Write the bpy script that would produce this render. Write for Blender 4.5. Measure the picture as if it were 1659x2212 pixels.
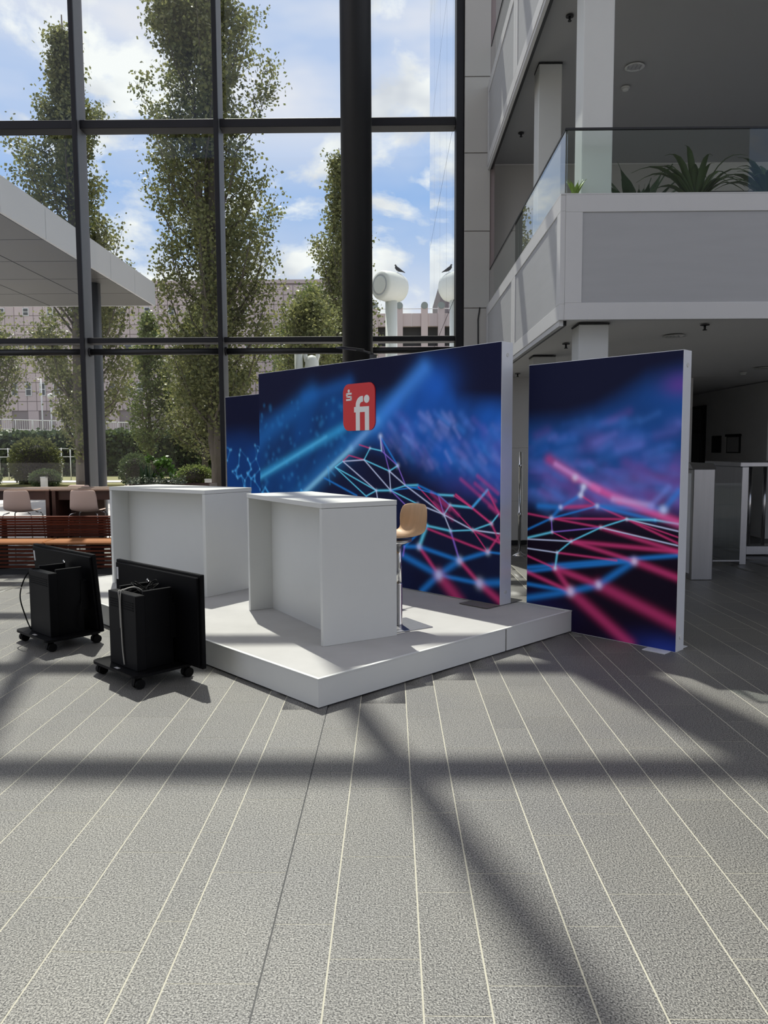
import bpy, bmesh, math, random
import numpy as np
from mathutils import Vector, Matrix

for o in list(bpy.data.objects):
    bpy.data.objects.remove(o)
scene = bpy.context.scene
COL = scene.collection
R = math.radians
random.seed(7)

# ------------------------------------------------------------------ camera
PITCH, YAW, ROLL, FPX = 0.0824, 0.01074, -0.00458, 1623.0
cam_d = bpy.data.cameras.new('camera')
cam = bpy.data.objects.new('camera', cam_d)
COL.objects.link(cam)
fwd = Vector((-math.sin(YAW) * math.cos(PITCH), math.cos(YAW) * math.cos(PITCH), -math.sin(PITCH)))
rt = Vector((math.cos(YAW), math.sin(YAW), 0))
up = rt.cross(fwd)
r2 = rt * math.cos(ROLL) + up * math.sin(ROLL)
u2 = up * math.cos(ROLL) - rt * math.sin(ROLL)
mw = Matrix((r2, u2, -fwd)).transposed().to_4x4()
mw.translation = Vector((0, 0, 1.70))
cam.matrix_world = mw
cam_d.sensor_fit = 'HORIZONTAL'
cam_d.sensor_width = 36.0
cam_d.lens = 36.0 * FPX / 1659.0
cam_d.clip_end = 500
scene.camera = cam

# ------------------------------------------------------------------ exposure
scene.view_settings.view_transform = 'Standard'
scene.view_settings.look = 'None'
scene.view_settings.gamma = 1.0
scene.view_settings.use_curve_mapping = False
scene.view_settings.exposure = 0.05

# ------------------------------------------------------------------ world: blue sky with broken cloud
world = bpy.data.worlds.new('sky')
scene.world = world
world.use_nodes = True
wt = world.node_tree
wt.nodes.clear()
def wn(t, **kw):
    n = wt.nodes.new(t)
    for k, v in kw.items():
        setattr(n, k, v)
    return n
SKY_STRENGTH = 1.0
w_out = wn('ShaderNodeOutputWorld'); w_bg = wn('ShaderNodeBackground')
w_bg.inputs[1].default_value = SKY_STRENGTH
tc = wn('ShaderNodeTexCoord')
sep = wn('ShaderNodeSeparateXYZ'); wt.links.new(tc.outputs['Generated'], sep.inputs[0])
def wramp(src, stops):
    n = wn('ShaderNodeValToRGB')
    cr = n.color_ramp
    while len(cr.elements) < len(stops):
        cr.elements.new(0.5)
    for e, (p, c) in zip(cr.elements, stops):
        e.position = p; e.color = (*c, 1)
    wt.links.new(src, n.inputs[0])
    return n
blue = wramp(sep.outputs['Z'], [(0.0, (0.56, 0.64, 0.80)), (0.18, (0.40, 0.55, 0.83)), (0.32, (0.20, 0.42, 0.84)), (1.0, (0.18, 0.36, 0.75))])
# high thin veil, patchy
mp = wn('ShaderNodeMapping'); mp.inputs['Scale'].default_value = (1.0, 1.0, 2.6)
wt.links.new(tc.outputs['Generated'], mp.inputs[0])
nz1 = wn('ShaderNodeTexNoise'); nz1.inputs['Scale'].default_value = 3.1; nz1.inputs['Detail'].default_value = 4; nz1.inputs['Roughness'].default_value = 0.55
wt.links.new(mp.outputs[0], nz1.inputs['Vector'])
veil = wramp(nz1.outputs['Fac'], [(0.34, (0.45,) * 3), (0.58, (1.0,) * 3)])
veil_el = wramp(sep.outputs['Z'], [(0.13, (1.0,) * 3), (0.225, (0.42,) * 3), (0.31, (0.30,) * 3), (0.41, (1.0,) * 3)])
vm = wn('ShaderNodeMath', operation='MULTIPLY'); wt.links.new(veil.outputs[0], vm.inputs[0]); wt.links.new(veil_el.outputs[0], vm.inputs[1])
mix1 = wn('ShaderNodeMixRGB'); wt.links.new(vm.outputs[0], mix1.inputs[0]); wt.links.new(blue.outputs[0], mix1.inputs[1])
mix1.inputs[2].default_value = (0.83, 0.82, 0.885, 1)
# cumulus
mp2 = wn('ShaderNodeMapping'); mp2.inputs['Scale'].default_value = (1.0, 1.0, 1.7); mp2.inputs['Location'].default_value = (1.74, 0.3, 0.62)
wt.links.new(tc.outputs['Generated'], mp2.inputs[0])
nz2 = wn('ShaderNodeTexNoise'); nz2.inputs['Scale'].default_value = 5.2; nz2.inputs['Detail'].default_value = 7; nz2.inputs['Roughness'].default_value = 0.56; nz2.inputs['Distortion'].default_value = 0.3
wt.links.new(mp2.outputs[0], nz2.inputs['Vector'])
cum = wramp(nz2.outputs['Fac'], [(0.52, (0,) * 3), (0.60, (1,) * 3)])
nz3 = wn('ShaderNodeTexNoise'); nz3.inputs['Scale'].default_value = 9.0; nz3.inputs['Detail'].default_value = 3
wt.links.new(mp2.outputs[0], nz3.inputs['Vector'])
cumcol = wramp(nz3.outputs['Fac'], [(0.35, (0.66, 0.68, 0.75)), (0.58, (0.98, 0.98, 0.98))])
mix2 = wn('ShaderNodeMixRGB'); wt.links.new(cum.outputs[0], mix2.inputs[0]); wt.links.new(mix1.outputs[0], mix2.inputs[1]); wt.links.new(cumcol.outputs[0], mix2.inputs[2])
# below the horizon: ground-coloured
gnd = wramp(sep.outputs['Z'], [(0.0, (0,) * 3), (0.012, (1,) * 3)])
mix3 = wn('ShaderNodeMixRGB'); wt.links.new(gnd.outputs[0], mix3.inputs[0]); mix3.inputs[1].default_value = (0.25, 0.24, 0.22, 1); wt.links.new(mix2.outputs[0], mix3.inputs[2])
wt.links.new(mix3.outputs[0], w_bg.inputs[0]); wt.links.new(w_bg.outputs[0], w_out.inputs[0])

# ------------------------------------------------------------------ sun
SUN_EL, SUN_AZ = R(61.3), math.atan(0.32)
sun_d = bpy.data.lights.new('sun', 'SUN'); sun_d.energy = 5.4; sun_d.angle = R(0.6); sun_d.color = (1.0, 0.95, 0.87)
sun = bpy.data.objects.new('sun', sun_d); COL.objects.link(sun)
to_sun = Vector((-math.sin(SUN_AZ) * math.cos(SUN_EL), math.cos(SUN_AZ) * math.cos(SUN_EL), math.sin(SUN_EL)))
sun.rotation_euler = to_sun.to_track_quat('Z', 'Y').to_euler()
sun.location = (0, 0, 40)

# ================================================================== helpers
def lin(c):
    return tuple(((v / 255) / 12.92 if v / 255 <= 0.04045 else ((v / 255 + 0.055) / 1.055) ** 2.4) for v in c)

MATS = {}
def mat(name, rgb, rough=0.5, metal=0.0, var=0.0, scale=8.0, bump=0.0, bscale=60.0, spec=0.5, stretch=None, col2=None, obj_rand=0.0, coat=0.0):
    """plain procedural material: colour varied by noise, optional fine relief"""
    if name in MATS:
        return MATS[name]
    m = bpy.data.materials.new(name); m.use_nodes = True
    nt = m.node_tree; b = nt.nodes['Principled BSDF']
    b.inputs['Roughness'].default_value = rough; b.inputs['Metallic'].default_value = metal
    b.inputs['Specular IOR Level'].default_value = spec
    b.inputs['Coat Weight'].default_value = coat
    geo = nt.nodes.new('ShaderNodeTexCoord')
    vec = geo.outputs['Object']
    if stretch:
        mpn = nt.nodes.new('ShaderNodeMapping'); mpn.inputs['Scale'].default_value = stretch
        nt.links.new(vec, mpn.inputs[0]); vec = mpn.outputs[0]
    nz = nt.nodes.new('ShaderNodeTexNoise'); nz.inputs['Scale'].default_value = scale; nz.inputs['Detail'].default_value = 4
    nt.links.new(vec, nz.inputs['Vector'])
    mx = nt.nodes.new('ShaderNodeMixRGB')
    a = tuple(max(0, v * (1 - var)) for v in rgb); c = col2 or tuple(min(1, v * (1 + var)) for v in rgb)
    mx.inputs[1].default_value = (*a, 1); mx.inputs[2].default_value = (*c, 1)
    nt.links.new(nz.outputs['Fac'], mx.inputs[0])
    out = mx.outputs[0]
    if obj_rand:
        oi = nt.nodes.new('ShaderNodeObjectInfo')
        mr = nt.nodes.new('ShaderNodeMapRange'); mr.inputs['To Min'].default_value = 1 - obj_rand; mr.inputs['To Max'].default_value = 1 + obj_rand
        nt.links.new(oi.outputs['Random'], mr.inputs['Value'])
        ml = nt.nodes.new('ShaderNodeMixRGB'); ml.blend_type = 'MULTIPLY'; ml.inputs[0].default_value = 1
        nt.links.new(out, ml.inputs[1]); nt.links.new(mr.outputs[0], ml.inputs[2]); out = ml.outputs[0]
    nt.links.new(out, b.inputs['Base Color'])
    if bump:
        nb = nt.nodes.new('ShaderNodeTexNoise'); nb.inputs['Scale'].default_value = bscale; nb.inputs['Detail'].default_value = 3
        nt.links.new(vec, nb.inputs['Vector'])
        bp = nt.nodes.new('ShaderNodeBump'); bp.inputs['Strength'].default_value = bump; bp.inputs['Distance'].default_value = 0.01
        nt.links.new(nb.outputs['Fac'], bp.inputs['Height']); nt.links.new(bp.outputs[0], b.inputs['Normal'])
    MATS[name] = m
    return m

def glass_mat(name, tint, ior=1.45, gloss=(1, 1, 1), refl=1.0):
    m = bpy.data.materials.new(name); m.use_nodes = True
    nt = m.node_tree; nt.nodes.clear()
    out = nt.nodes.new('ShaderNodeOutputMaterial'); mix = nt.nodes.new('ShaderNodeMixShader')
    tr = nt.nodes.new('ShaderNodeBsdfTransparent'); tr.inputs[0].default_value = (*tint, 1)
    gl = nt.nodes.new('ShaderNodeBsdfGlossy'); gl.inputs['Roughness'].default_value = 0.0; gl.inputs[0].default_value = (*gloss, 1)
    fr = nt.nodes.new('ShaderNodeFresnel'); fr.inputs['IOR'].default_value = ior
    ml = nt.nodes.new('ShaderNodeMath'); ml.operation = 'MULTIPLY'; ml.inputs[1].default_value = refl; ml.use_clamp = True
    ge = nt.nodes.new('ShaderNodeNewGeometry'); inv = nt.nodes.new('ShaderNodeMath'); inv.operation = 'SUBTRACT'; inv.inputs[0].default_value = 1.0
    nt.links.new(ge.outputs['Backfacing'], inv.inputs[1])          # only the entry face of a pane reflects
    m2 = nt.nodes.new('ShaderNodeMath'); m2.operation = 'MULTIPLY'
    nt.links.new(fr.outputs[0], ml.inputs[0]); nt.links.new(ml.outputs[0], m2.inputs[0]); nt.links.new(inv.outputs[0], m2.inputs[1]); nt.links.new(m2.outputs[0], mix.inputs[0])
    nt.links.new(tr.outputs[0], mix.inputs[1]); nt.links.new(gl.outputs[0], mix.inputs[2])
    nt.links.new(mix.outputs[0], out.inputs[0])
    MATS[name] = m
    return m

def leaf_mat(name, c1, c2, trans=0.35):
    m = bpy.data.materials.new(name); m.use_nodes = True
    nt = m.node_tree; b = nt.nodes['Principled BSDF']; out = nt.nodes['Material Output']
    geo = nt.nodes.new('ShaderNodeNewGeometry')
    mx = nt.nodes.new('ShaderNodeMixRGB'); mx.inputs[1].default_value = (*c1, 1); mx.inputs[2].default_value = (*c2, 1)
    nt.links.new(geo.outputs['Random Per Island'], mx.inputs[0])
    nt.links.new(mx.outputs[0], b.inputs['Base Color']); b.inputs['Roughness'].default_value = 0.42
    tl = nt.nodes.new('ShaderNodeBsdfTranslucent'); nt.links.new(mx.outputs[0], tl.inputs[0])
    ms = nt.nodes.new('ShaderNodeMixShader'); ms.inputs[0].default_value = trans
    nt.links.new(b.outputs[0], ms.inputs[1]); nt.links.new(tl.outputs[0], ms.inputs[2]); nt.links.new(ms.outputs[0], out.inputs[0])
    MATS[name] = m
    return m

def tag(o, label=None, cat=None, group=None, kind=None):
    if label: o['label'] = label
    if cat: o['category'] = cat
    if group: o['group'] = group
    if kind: o['kind'] = kind
    return o

def empty(name, loc=(0, 0, 0), rz=0.0, label=None, cat=None, group=None, kind=None, parent=None):
    o = bpy.data.objects.new(name, None); COL.objects.link(o)
    o.location = loc; o.rotation_euler = (0, 0, rz); o.empty_display_size = 0.1
    if parent: o.parent = parent
    return tag(o, label, cat, group, kind)

def link(name, me, m=None, parent=None, loc=None):
    o = bpy.data.objects.new(name, me); COL.objects.link(o)
    if m is not None and not me.materials:
        me.materials.append(m)
    if parent: o.parent = parent
    if loc is not None: o.location = loc
    return o

class MB:
    """collects shapes, builds one mesh object"""
    def __init__(s): s.v = []; s.f = []; s.smooth = set()
    def face(s, pts, smooth=False):
        n = len(s.v); s.v += [tuple(p) for p in pts]; s.f.append(tuple(range(n, n + len(pts))))
        if smooth: s.smooth.add(len(s.f) - 1)
        return s
    def hexa(s, p):     # 8 corners: bottom 4 ccw, top 4 ccw
        n = len(s.v); s.v += [tuple(q) for q in p]
        for q in ((3, 2, 1, 0), (4, 5, 6, 7), (0, 1, 5, 4), (1, 2, 6, 5), (2, 3, 7, 6), (3, 0, 4, 7)):
            s.f.append(tuple(n + i for i in q))
        return s
    def box(s, x0, x1, y0, y1, z0, z1):
        return s.hexa([(x0, y0, z0), (x1, y0, z0), (x1, y1, z0), (x0, y1, z0), (x0, y0, z1), (x1, y0, z1), (x1, y1, z1), (x0, y1, z1)])
    def cbox(s, x0, x1, y0, y1, z0, z1, c=0.004):   # box with chamfered edges
        n = len(s.v)
        bm = bmesh.new(); bmesh.ops.create_cube(bm, size=1)
        for v in bm.verts:
            v.co = ((x0 + x1) / 2 + v.co.x * (x1 - x0), (y0 + y1) / 2 + v.co.y * (y1 - y0), (z0 + z1) / 2 + v.co.z * (z1 - z0))
        bmesh.ops.bevel(bm, geom=bm.edges[:], offset=c, segments=1, affect='EDGES')
        bm.verts.index_update()
        s.v += [tuple(v.co) for v in bm.verts]
        for f in bm.faces: s.f.append(tuple(n + v.index for v in f.verts))
        bm.free(); return s
    def tube(s, pts, r, seg=10, caps=True, smooth=True):
        pts = [Vector(p) for p in pts]; rs = r if isinstance(r, (list, tuple)) else [r] * len(pts)
        n = len(s.v)
        for i, p in enumerate(pts):
            d = (pts[min(i + 1, len(pts) - 1)] - pts[max(i - 1, 0)]).normalized()
            a = d.cross(Vector((0, 0, 1)) if abs(d.z) < 0.95 else Vector((1, 0, 0))).normalized(); b = d.cross(a)
            for k in range(seg):
                t = 2 * math.pi * k / seg
                s.v.append(tuple(p + (a * math.cos(t) + b * math.sin(t)) * rs[i]))
        for i in range(len(pts) - 1):
            for k in range(seg):
                k2 = (k + 1) % seg
                s.f.append((n + i * seg + k, n + i * seg + k2, n + (i + 1) * seg + k2, n + (i + 1) * seg + k))
                if smooth: s.smooth.add(len(s.f) - 1)
        if caps:
            s.f.append(tuple(n + k for k in reversed(range(seg)))); m0 = n + (len(pts) - 1) * seg
            s.f.append(tuple(m0 + k for k in range(seg)))
        return s
    def lathe(s, prof, c=(0, 0, 0), seg=24, smooth=True):    # prof: (r, z)
        n = len(s.v)
        for r, z in prof:
            for k in range(seg):
                t = 2 * math.pi * k / seg; s.v.append((c[0] + r * math.cos(t), c[1] + r * math.sin(t), c[2] + z))
        for i in range(len(prof) - 1):
            for k in range(seg):
                k2 = (k + 1) % seg
                s.f.append((n + i * seg + k, n + i * seg + k2, n + (i + 1) * seg + k2, n + (i + 1) * seg + k))
                if smooth: s.smooth.add(len(s.f) - 1)
        s.f.append(tuple(n + k for k in reversed(range(seg)))); m0 = n + (len(prof) - 1) * seg
        s.f.append(tuple(m0 + k for k in range(seg)))
        return s
    def prism(s, poly, y0, y1, axis='y'):   # polygon in (x,z) extruded along y; axis 'z': polygon in (x,y) extruded in z; 'x': polygon in (y,z)
        n = len(s.v); k = len(poly)
        f = {'y': lambda p, t: (p[0], t, p[1]), 'z': lambda p, t: (p[0], p[1], t), 'x': lambda p, t: (t, p[0], p[1])}[axis]
        s.v += [f(p, y0) for p in poly] + [f(p, y1) for p in poly]
        s.f.append(tuple(range(n, n + k))); s.f.append(tuple(reversed(range(n + k, n + 2 * k))))
        for i in range(k):
            j = (i + 1) % k; s.f.append((n + i, n + k + i, n + k + j, n + j))
        return s
    def grid(s, P, thick=None, smooth=True):   # P[i][j] points
        n = len(s.v); I, J = len(P), len(P[0])
        for row in P: s.v += [tuple(p) for p in row]
        for i in range(I - 1):
            for j in range(J - 1):
                s.f.append((n + i * J + j, n + i * J + j + 1, n + (i + 1) * J + j + 1, n + (i + 1) * J + j))
                if smooth: s.smooth.add(len(s.f) - 1)
        return s
    def mesh(s, name, fix=True):
        me = bpy.data.meshes.new(name); me.from_pydata(s.v, [], s.f)
        if s.smooth:
            fl = [i in s.smooth for i in range(len(s.f))]; me.polygons.foreach_set('use_smooth', fl)
        if fix:
            bm = bmesh.new(); bm.from_mesh(me); bmesh.ops.recalc_face_normals(bm, faces=bm.faces[:]); bm.to_mesh(me); bm.free()
        me.update(); return me
    def build(s, name, m, parent=None, loc=None, fix=True):
        return link(name, s.mesh(name, fix), m, parent, loc)

def bx(name, m, parent, x0, x1, y0, y1, z0, z1, c=0.0):
    mb = MB()
    (mb.cbox(x0, x1, y0, y1, z0, z1, c) if c else mb.box(x0, x1, y0, y1, z0, z1))
    return mb.build(name, m, parent, fix=False)

def np_mesh(name, V, F, m, parent=None, smooth=False):
    V = np.asarray(V, np.float32).reshape(-1, 3); F = np.asarray(F, np.int32); k = F.shape[1]
    me = bpy.data.meshes.new(name)
    me.vertices.add(len(V)); me.vertices.foreach_set('co', V.ravel())
    me.loops.add(F.size); me.loops.foreach_set('vertex_index', F.ravel())
    me.polygons.add(len(F)); me.polygons.foreach_set('loop_start', np.arange(0, F.size, k, dtype=np.int32))
    me.update(calc_edges=True)
    return link(name, me, m, parent)

def leaf_cloud(name, pts, size, m, parent, seed=0, up_bias=0.0, aspect=0.75):
    """one folded-diamond leaf at every point"""
    rng = np.random.default_rng(seed); P = np.asarray(pts, float); n = len(P)
    d = rng.normal(size=(n, 3)); d[:, 2] += up_bias; d /= np.linalg.norm(d, axis=1)[:, None]
    e = np.cross(d, rng.normal(size=(n, 3))); e /= np.linalg.norm(e, axis=1)[:, None]
    s = (size * (0.65 + 0.7 * rng.random(n)))[:, None]
    V = np.stack([P - d * s * 0.5, P + e * s * 0.5 * aspect, P + d * s * 0.5, P - e * s * 0.5 * aspect], 1).reshape(-1, 3)
    F = np.arange(4 * n).reshape(n, 4)
    return tag(np_mesh(name, V, F, m, parent), kind='stuff')

def copy_tree(o, parent=None):
    c = o.copy(); COL.objects.link(c)
    if parent is not None: c.parent = parent
    for ch in o.children: copy_tree(ch, c)
    return c

# ------------------------------------------------------------------ materials
M_white = mat('white_laminate', (0.66, 0.67, 0.65), 0.42, var=0.02)
M_wall = mat('white_wall_paint', (0.76, 0.755, 0.735), 0.7, var=0.03, scale=1.5)
M_ceil = mat('ceiling_paint', (0.84, 0.84, 0.835), 0.8, var=0.03, scale=1.0)
M_ceil_shaded = mat('ceiling_paint_shaded', (0.40, 0.40, 0.40), 0.8, var=0.03, scale=1.0)  # same ceiling paint, with the upper level's shade put into the colour
M_panelgrey = mat('clad_panel', (0.50, 0.49, 0.465), 0.55, var=0.03, scale=2)
M_fascia = mat('fascia_frame', (0.60, 0.60, 0.60), 0.55, var=0.02)
M_mesh = mat('fascia_mesh', (0.40, 0.405, 0.415), 0.6, var=0.06, scale=2.0, stretch=(1, 1, 8))
M_dark = mat('dark_steel', (0.011, 0.0115, 0.014), 0.5, 0.0, var=0.1)
M_mull = mat('mullion_steel', (0.012, 0.012, 0.016), 0.5, 0.0, var=0.08, spec=0.3)
M_mullside = mat('mullion_side_cover', (0.155, 0.158, 0.165), 0.5, 0.0, var=0.05)
M_black = mat('black_plastic', (0.0018, 0.0018, 0.0024), 0.5, var=0.1, spec=0.10)
M_blackmetal = mat('black_powdercoat', (0.0028, 0.0028, 0.0036), 0.48, var=0.1, bump=0.05, bscale=400, spec=0.14)
M_rubber = mat('rubber', (0.004, 0.004, 0.004), 0.7, spec=0.15)
M_chrome = mat('chrome', (0.72, 0.72, 0.72), 0.16, 1.0, var=0.02)
M_steel = mat('brushed_steel', (0.45, 0.45, 0.46), 0.34, 1.0, var=0.12, scale=20, stretch=(1, 1, 0.05))
M_alu = mat('anodised_aluminium', (0.80, 0.82, 0.85), 0.40, 0.30, var=0.03)
M_grout = mat('grout', (0.47, 0.45, 0.37), 0.9, var=0.1, scale=30)
M_carpet = mat('pale_carpet', (0.455, 0.45, 0.44), 0.85, var=0.12, scale=3.5, bump=0.25, bscale=700)
M_wood = mat('bench_wood', (0.062, 0.013, 0.005), 0.6, var=0.45, scale=4, stretch=(0.5, 6, 6), obj_rand=0.35, spec=0.15)
M_seatwood = mat('seat_wood', (0.40, 0.165, 0.06), 0.38, var=0.3, scale=4, stretch=(0.4, 6, 6))
M_tablewood = mat('table_wood', (0.045, 0.013, 0.008), 0.45, var=0.35, scale=3, stretch=(0.6, 5, 5))
M_tabletop = mat('table_top_wood', (0.36, 0.25, 0.19), 0.35, var=0.2, scale=4, stretch=(0.6, 5, 5))
M_ply = mat('oak_plywood', (0.62, 0.40, 0.225), 0.45, var=0.18, scale=5, stretch=(6, 6, 0.6))
M_shell = mat('beige_shell', (0.66, 0.49, 0.41), 0.5, var=0.03)
M_red = mat('sign_red', (0.62, 0.012, 0.014), 0.4, var=0.03)
M_signwhite = mat('sign_white', (0.80, 0.80, 0.78), 0.45)
M_plantdark = leaf_mat('dark_leaf', (0.014, 0.04, 0.016), (0.045, 0.095, 0.03), 0.2)
M_plantgreen = leaf_mat('green_leaf', (0.05, 0.12, 0.02), (0.12, 0.22, 0.04), 0.3)
M_leaf = leaf_mat('poplar_leaf', (0.12, 0.145, 0.05), (0.27, 0.27, 0.10), 0.45)
M_leaf2 = leaf_mat('hedge_leaf', (0.045, 0.075, 0.035), (0.11, 0.15, 0.05), 0.3)
M_leaf3 = leaf_mat('young_leaf', (0.11, 0.16, 0.045), (0.22, 0.25, 0.08), 0.42)
M_bark = mat('bark', (0.12, 0.10, 0.08), 0.9, var=0.35, scale=6, stretch=(3, 3, 0.5), bump=0.4, bscale=20)
M_soil = mat('soil', (0.02, 0.017, 0.012), 0.95, var=0.3, scale=30)
M_pink = mat('pink_stone', (0.60, 0.49, 0.49), 0.6, var=0.05, scale=0.6, obj_rand=0.07)
M_pinkjoint = mat('stone_joint', (0.30, 0.25, 0.25), 0.8)
M_winframe = mat('white_window_frame', (0.70, 0.70, 0.70), 0.5)
M_darkglass = mat('dark_window_glass', (0.03, 0.034, 0.04), 0.08, var=0.1, spec=0.8)
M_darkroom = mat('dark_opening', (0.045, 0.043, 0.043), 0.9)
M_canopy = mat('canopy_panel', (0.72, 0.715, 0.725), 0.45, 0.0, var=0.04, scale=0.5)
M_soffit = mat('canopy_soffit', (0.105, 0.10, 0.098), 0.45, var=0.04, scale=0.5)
M_paving = mat('pale_paving', (0.60, 0.56, 0.55), 0.8, var=0.12, scale=0.8)
M_grass = mat('dry_grass', (0.20, 0.19, 0.08), 0.95, var=0.3, scale=2.0)
M_vent = mat('white_vent_paint', (0.66, 0.68, 0.64), 0.45, var=0.03)
M_ventface = mat('vent_grille', (0.40, 0.42, 0.44), 0.5, var=0.05)
M_bird = mat('feathers', (0.04, 0.04, 0.045), 0.7, var=0.3, scale=30)
M_lampwhite = mat('lamp_white', (0.75, 0.75, 0.72), 0.4)
M_paper = mat('paper', (0.45, 0.45, 0.45), 0.7, var=0.1, scale=20)
M_sticker = mat('white_sticker', (0.55, 0.55, 0.55), 0.6, var=0.3, scale=60)
M_cablegrey = mat('grey_cable', (0.35, 0.34, 0.31), 0.5)
M_doordark = mat('door_black', (0.008, 0.008, 0.009), 0.35)
M_glass = glass_mat('facade_glass', (0.965, 0.985, 0.975), 1.38)
M_rail_glass = glass_mat('railing_glass', (0.94, 0.975, 0.96), 1.5)
M_mirror = glass_mat('mirror_glazing', (0.16, 0.18, 0.20), 1.5, (0.92, 0.94, 0.97), 9.0)

def floor_mat():
    m = bpy.data.materials.new('granite_tile'); m.use_nodes = True; nt = m.node_tree; b = nt.nodes['Principled BSDF']
    ge = nt.nodes.new('ShaderNodeNewGeometry'); N = nt.nodes.new; L = nt.links.new
    grain = N('ShaderNodeTexNoise'); grain.inputs['Scale'].default_value = 150; grain.inputs['Detail'].default_value = 3; grain.inputs['Roughness'].default_value = 0.65
    L(ge.outputs['Position'], grain.inputs['Vector'])
    r1 = N('ShaderNodeValToRGB'); r1.color_ramp.elements[0].position = 0.40; r1.color_ramp.elements[0].color = (0.022, 0.022, 0.023, 1)
    r1.color_ramp.elements[1].position = 0.61; r1.color_ramp.elements[1].color = (0.245, 0.24, 0.225, 1); L(grain.outputs['Fac'], r1.inputs[0])
    big = N('ShaderNodeTexNoise'); big.inputs['Scale'].default_value = 1.1; big.inputs['Detail'].default_value = 3; L(ge.outputs['Position'], big.inputs['Vector'])
    r2 = N('ShaderNodeValToRGB'); r2.color_ramp.elements[0].position = 0.3; r2.color_ramp.elements[0].color = (0.86, 0.86, 0.88, 1)
    r2.color_ramp.elements[1].position = 0.7; r2.color_ramp.elements[1].color = (1.12, 1.10, 1.04, 1); L(big.outputs['Fac'], r2.inputs[0])
    mm = N('ShaderNodeMixRGB'); mm.blend_type = 'MULTIPLY'; mm.inputs[0].default_value = 1; L(r1.outputs[0], mm.inputs[1]); L(r2.outputs[0], mm.inputs[2])
    oi = N('ShaderNodeObjectInfo'); mr = N('ShaderNodeMapRange'); mr.inputs['To Min'].default_value = 0.92; mr.inputs['To Max'].default_value = 1.07; L(oi.outputs['Random'], mr.inputs['Value'])
    m3 = N('ShaderNodeMixRGB'); m3.blend_type = 'MULTIPLY'; m3.inputs[0].default_value = 1; L(mm.outputs[0], m3.inputs[1]); L(mr.outputs[0], m3.inputs[2])
    L(m3.outputs[0], b.inputs['Base Color']); b.inputs['Roughness'].default_value = 0.47
    sm = N('ShaderNodeMapRange'); sm.inputs['From Min'].default_value = 0.35; sm.inputs['From Max'].default_value = 0.65; sm.inputs['To Min'].default_value = 0.55; sm.inputs['To Max'].default_value = 1.0; L(grain.outputs['Fac'], sm.inputs['Value']); L(sm.outputs[0], b.inputs['Specular IOR Level'])
    bn = N('ShaderNodeTexNoise'); bn.inputs['Scale'].default_value = 160; bn.inputs['Detail'].default_value = 2; L(ge.outputs['Position'], bn.inputs['Vector'])
    bp = N('ShaderNodeBump'); bp.inputs['Strength'].default_value = 0.55; bp.inputs['Distance'].default_value = 0.006; L(bn.outputs['Fac'], bp.inputs['Height']); L(bp.outputs[0], b.inputs['Normal'])
    return m
M_tile = floor_mat()

# ================================================================== SETTING: floor
floor = bx('floor', M_grout, None, -16, 14, -14, 13.4, -0.30, -0.0008); tag(floor, kind='structure')
WID = [0.31, 0.21, 0.31, 0.21, 0.31, 0.13]
XJ = [-2.41, -2.18, -1.954, -1.714, -1.40, -1.172, -0.862, -0.734, -0.431, -0.217, 0.09, 0.299, 0.614, 0.82, 1.127, 1.326, 1.639, 1.754, 2.07]
OFF = {0.09: 2.132, 0.299: 2.261, 0.614: 2.562, 0.82: 2.758, 1.127: 3.027, 1.326: 2.901, -0.217: 2.385, -0.431: 2.57, -0.734: 2.266, -0.862: 2.585, -1.172: 2.418, -1.40: 2.728}
rng = random.Random(3)
x = XJ[-1]; i = 0
while x < 13.6:
    x += WID[i % 6]; XJ.append(round(x, 3)); i += 1
x = XJ[0]; i = 2
while x > -13:
    x -= WID[i % 6]; XJ.insert(0, round(x, 3)); i += 1
TL, GAP = 0.636, 0.0030
tiles = []
for a0, a1 in zip(XJ[:-1], XJ[1:]):
    off = OFF.get(a0, rng.random() * TL) % TL
    y = off - TL * 3
    while y < 13.4:
        tiles.append((a0 + GAP, a1 - GAP, max(y + GAP * .6, -1.5), min(y + TL - GAP * .6, 13.38))); y += TL
tiles = [t for t in tiles if t[3] - t[2] > 0.05]
def floor_px(t):     # size on the photo: near visible tiles first
    cx, cy = (t[0] + t[1]) / 2, (t[2] + t[3]) / 2
    if cy < 1.75 or abs(cx) > 0.56 * cy + 0.35: return 0
    if -0.9 * (cy - 4.8) < cx + 0.49 < 1.0 * (cy - 4.8) and cy < 11 and cx < 1.7: return 0    # under the platform
    return (t[1] - t[0]) * (t[3] - t[2]) / cy ** 3
tiles.sort(key=floor_px, reverse=True)
tmesh = MB().box(-.5, .5, -.5, .5, -.012, 0).mesh('tile', False)
for t in tiles[:300]:
    o = link('tile', tmesh, M_tile, floor, ((t[0] + t[1]) / 2, (t[2] + t[3]) / 2, 0)); o.scale = (t[1] - t[0], t[3] - t[2], 1)
V = []; F = []
for t in tiles[300:]:
    n = len(V)
    for z in (-0.012, 0): V += [(t[0], t[2], z), (t[1], t[2], z), (t[1], t[3], z), (t[0], t[3], z)]
    F += [(n + 4, n + 5, n + 6, n + 7), (n, n + 1, n + 5, n + 4), (n + 1, n + 2, n + 6, n + 5), (n + 2, n + 3, n + 7, n + 6), (n + 3, n, n + 4, n + 7)]
tag(np_mesh('tile_field', V, F, M_tile, floor), kind='stuff')
bx('expansion_joint', M_dark, floor, -0.4345, -0.4275, -1.5, 13.3, -0.006, -0.0004)

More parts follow.
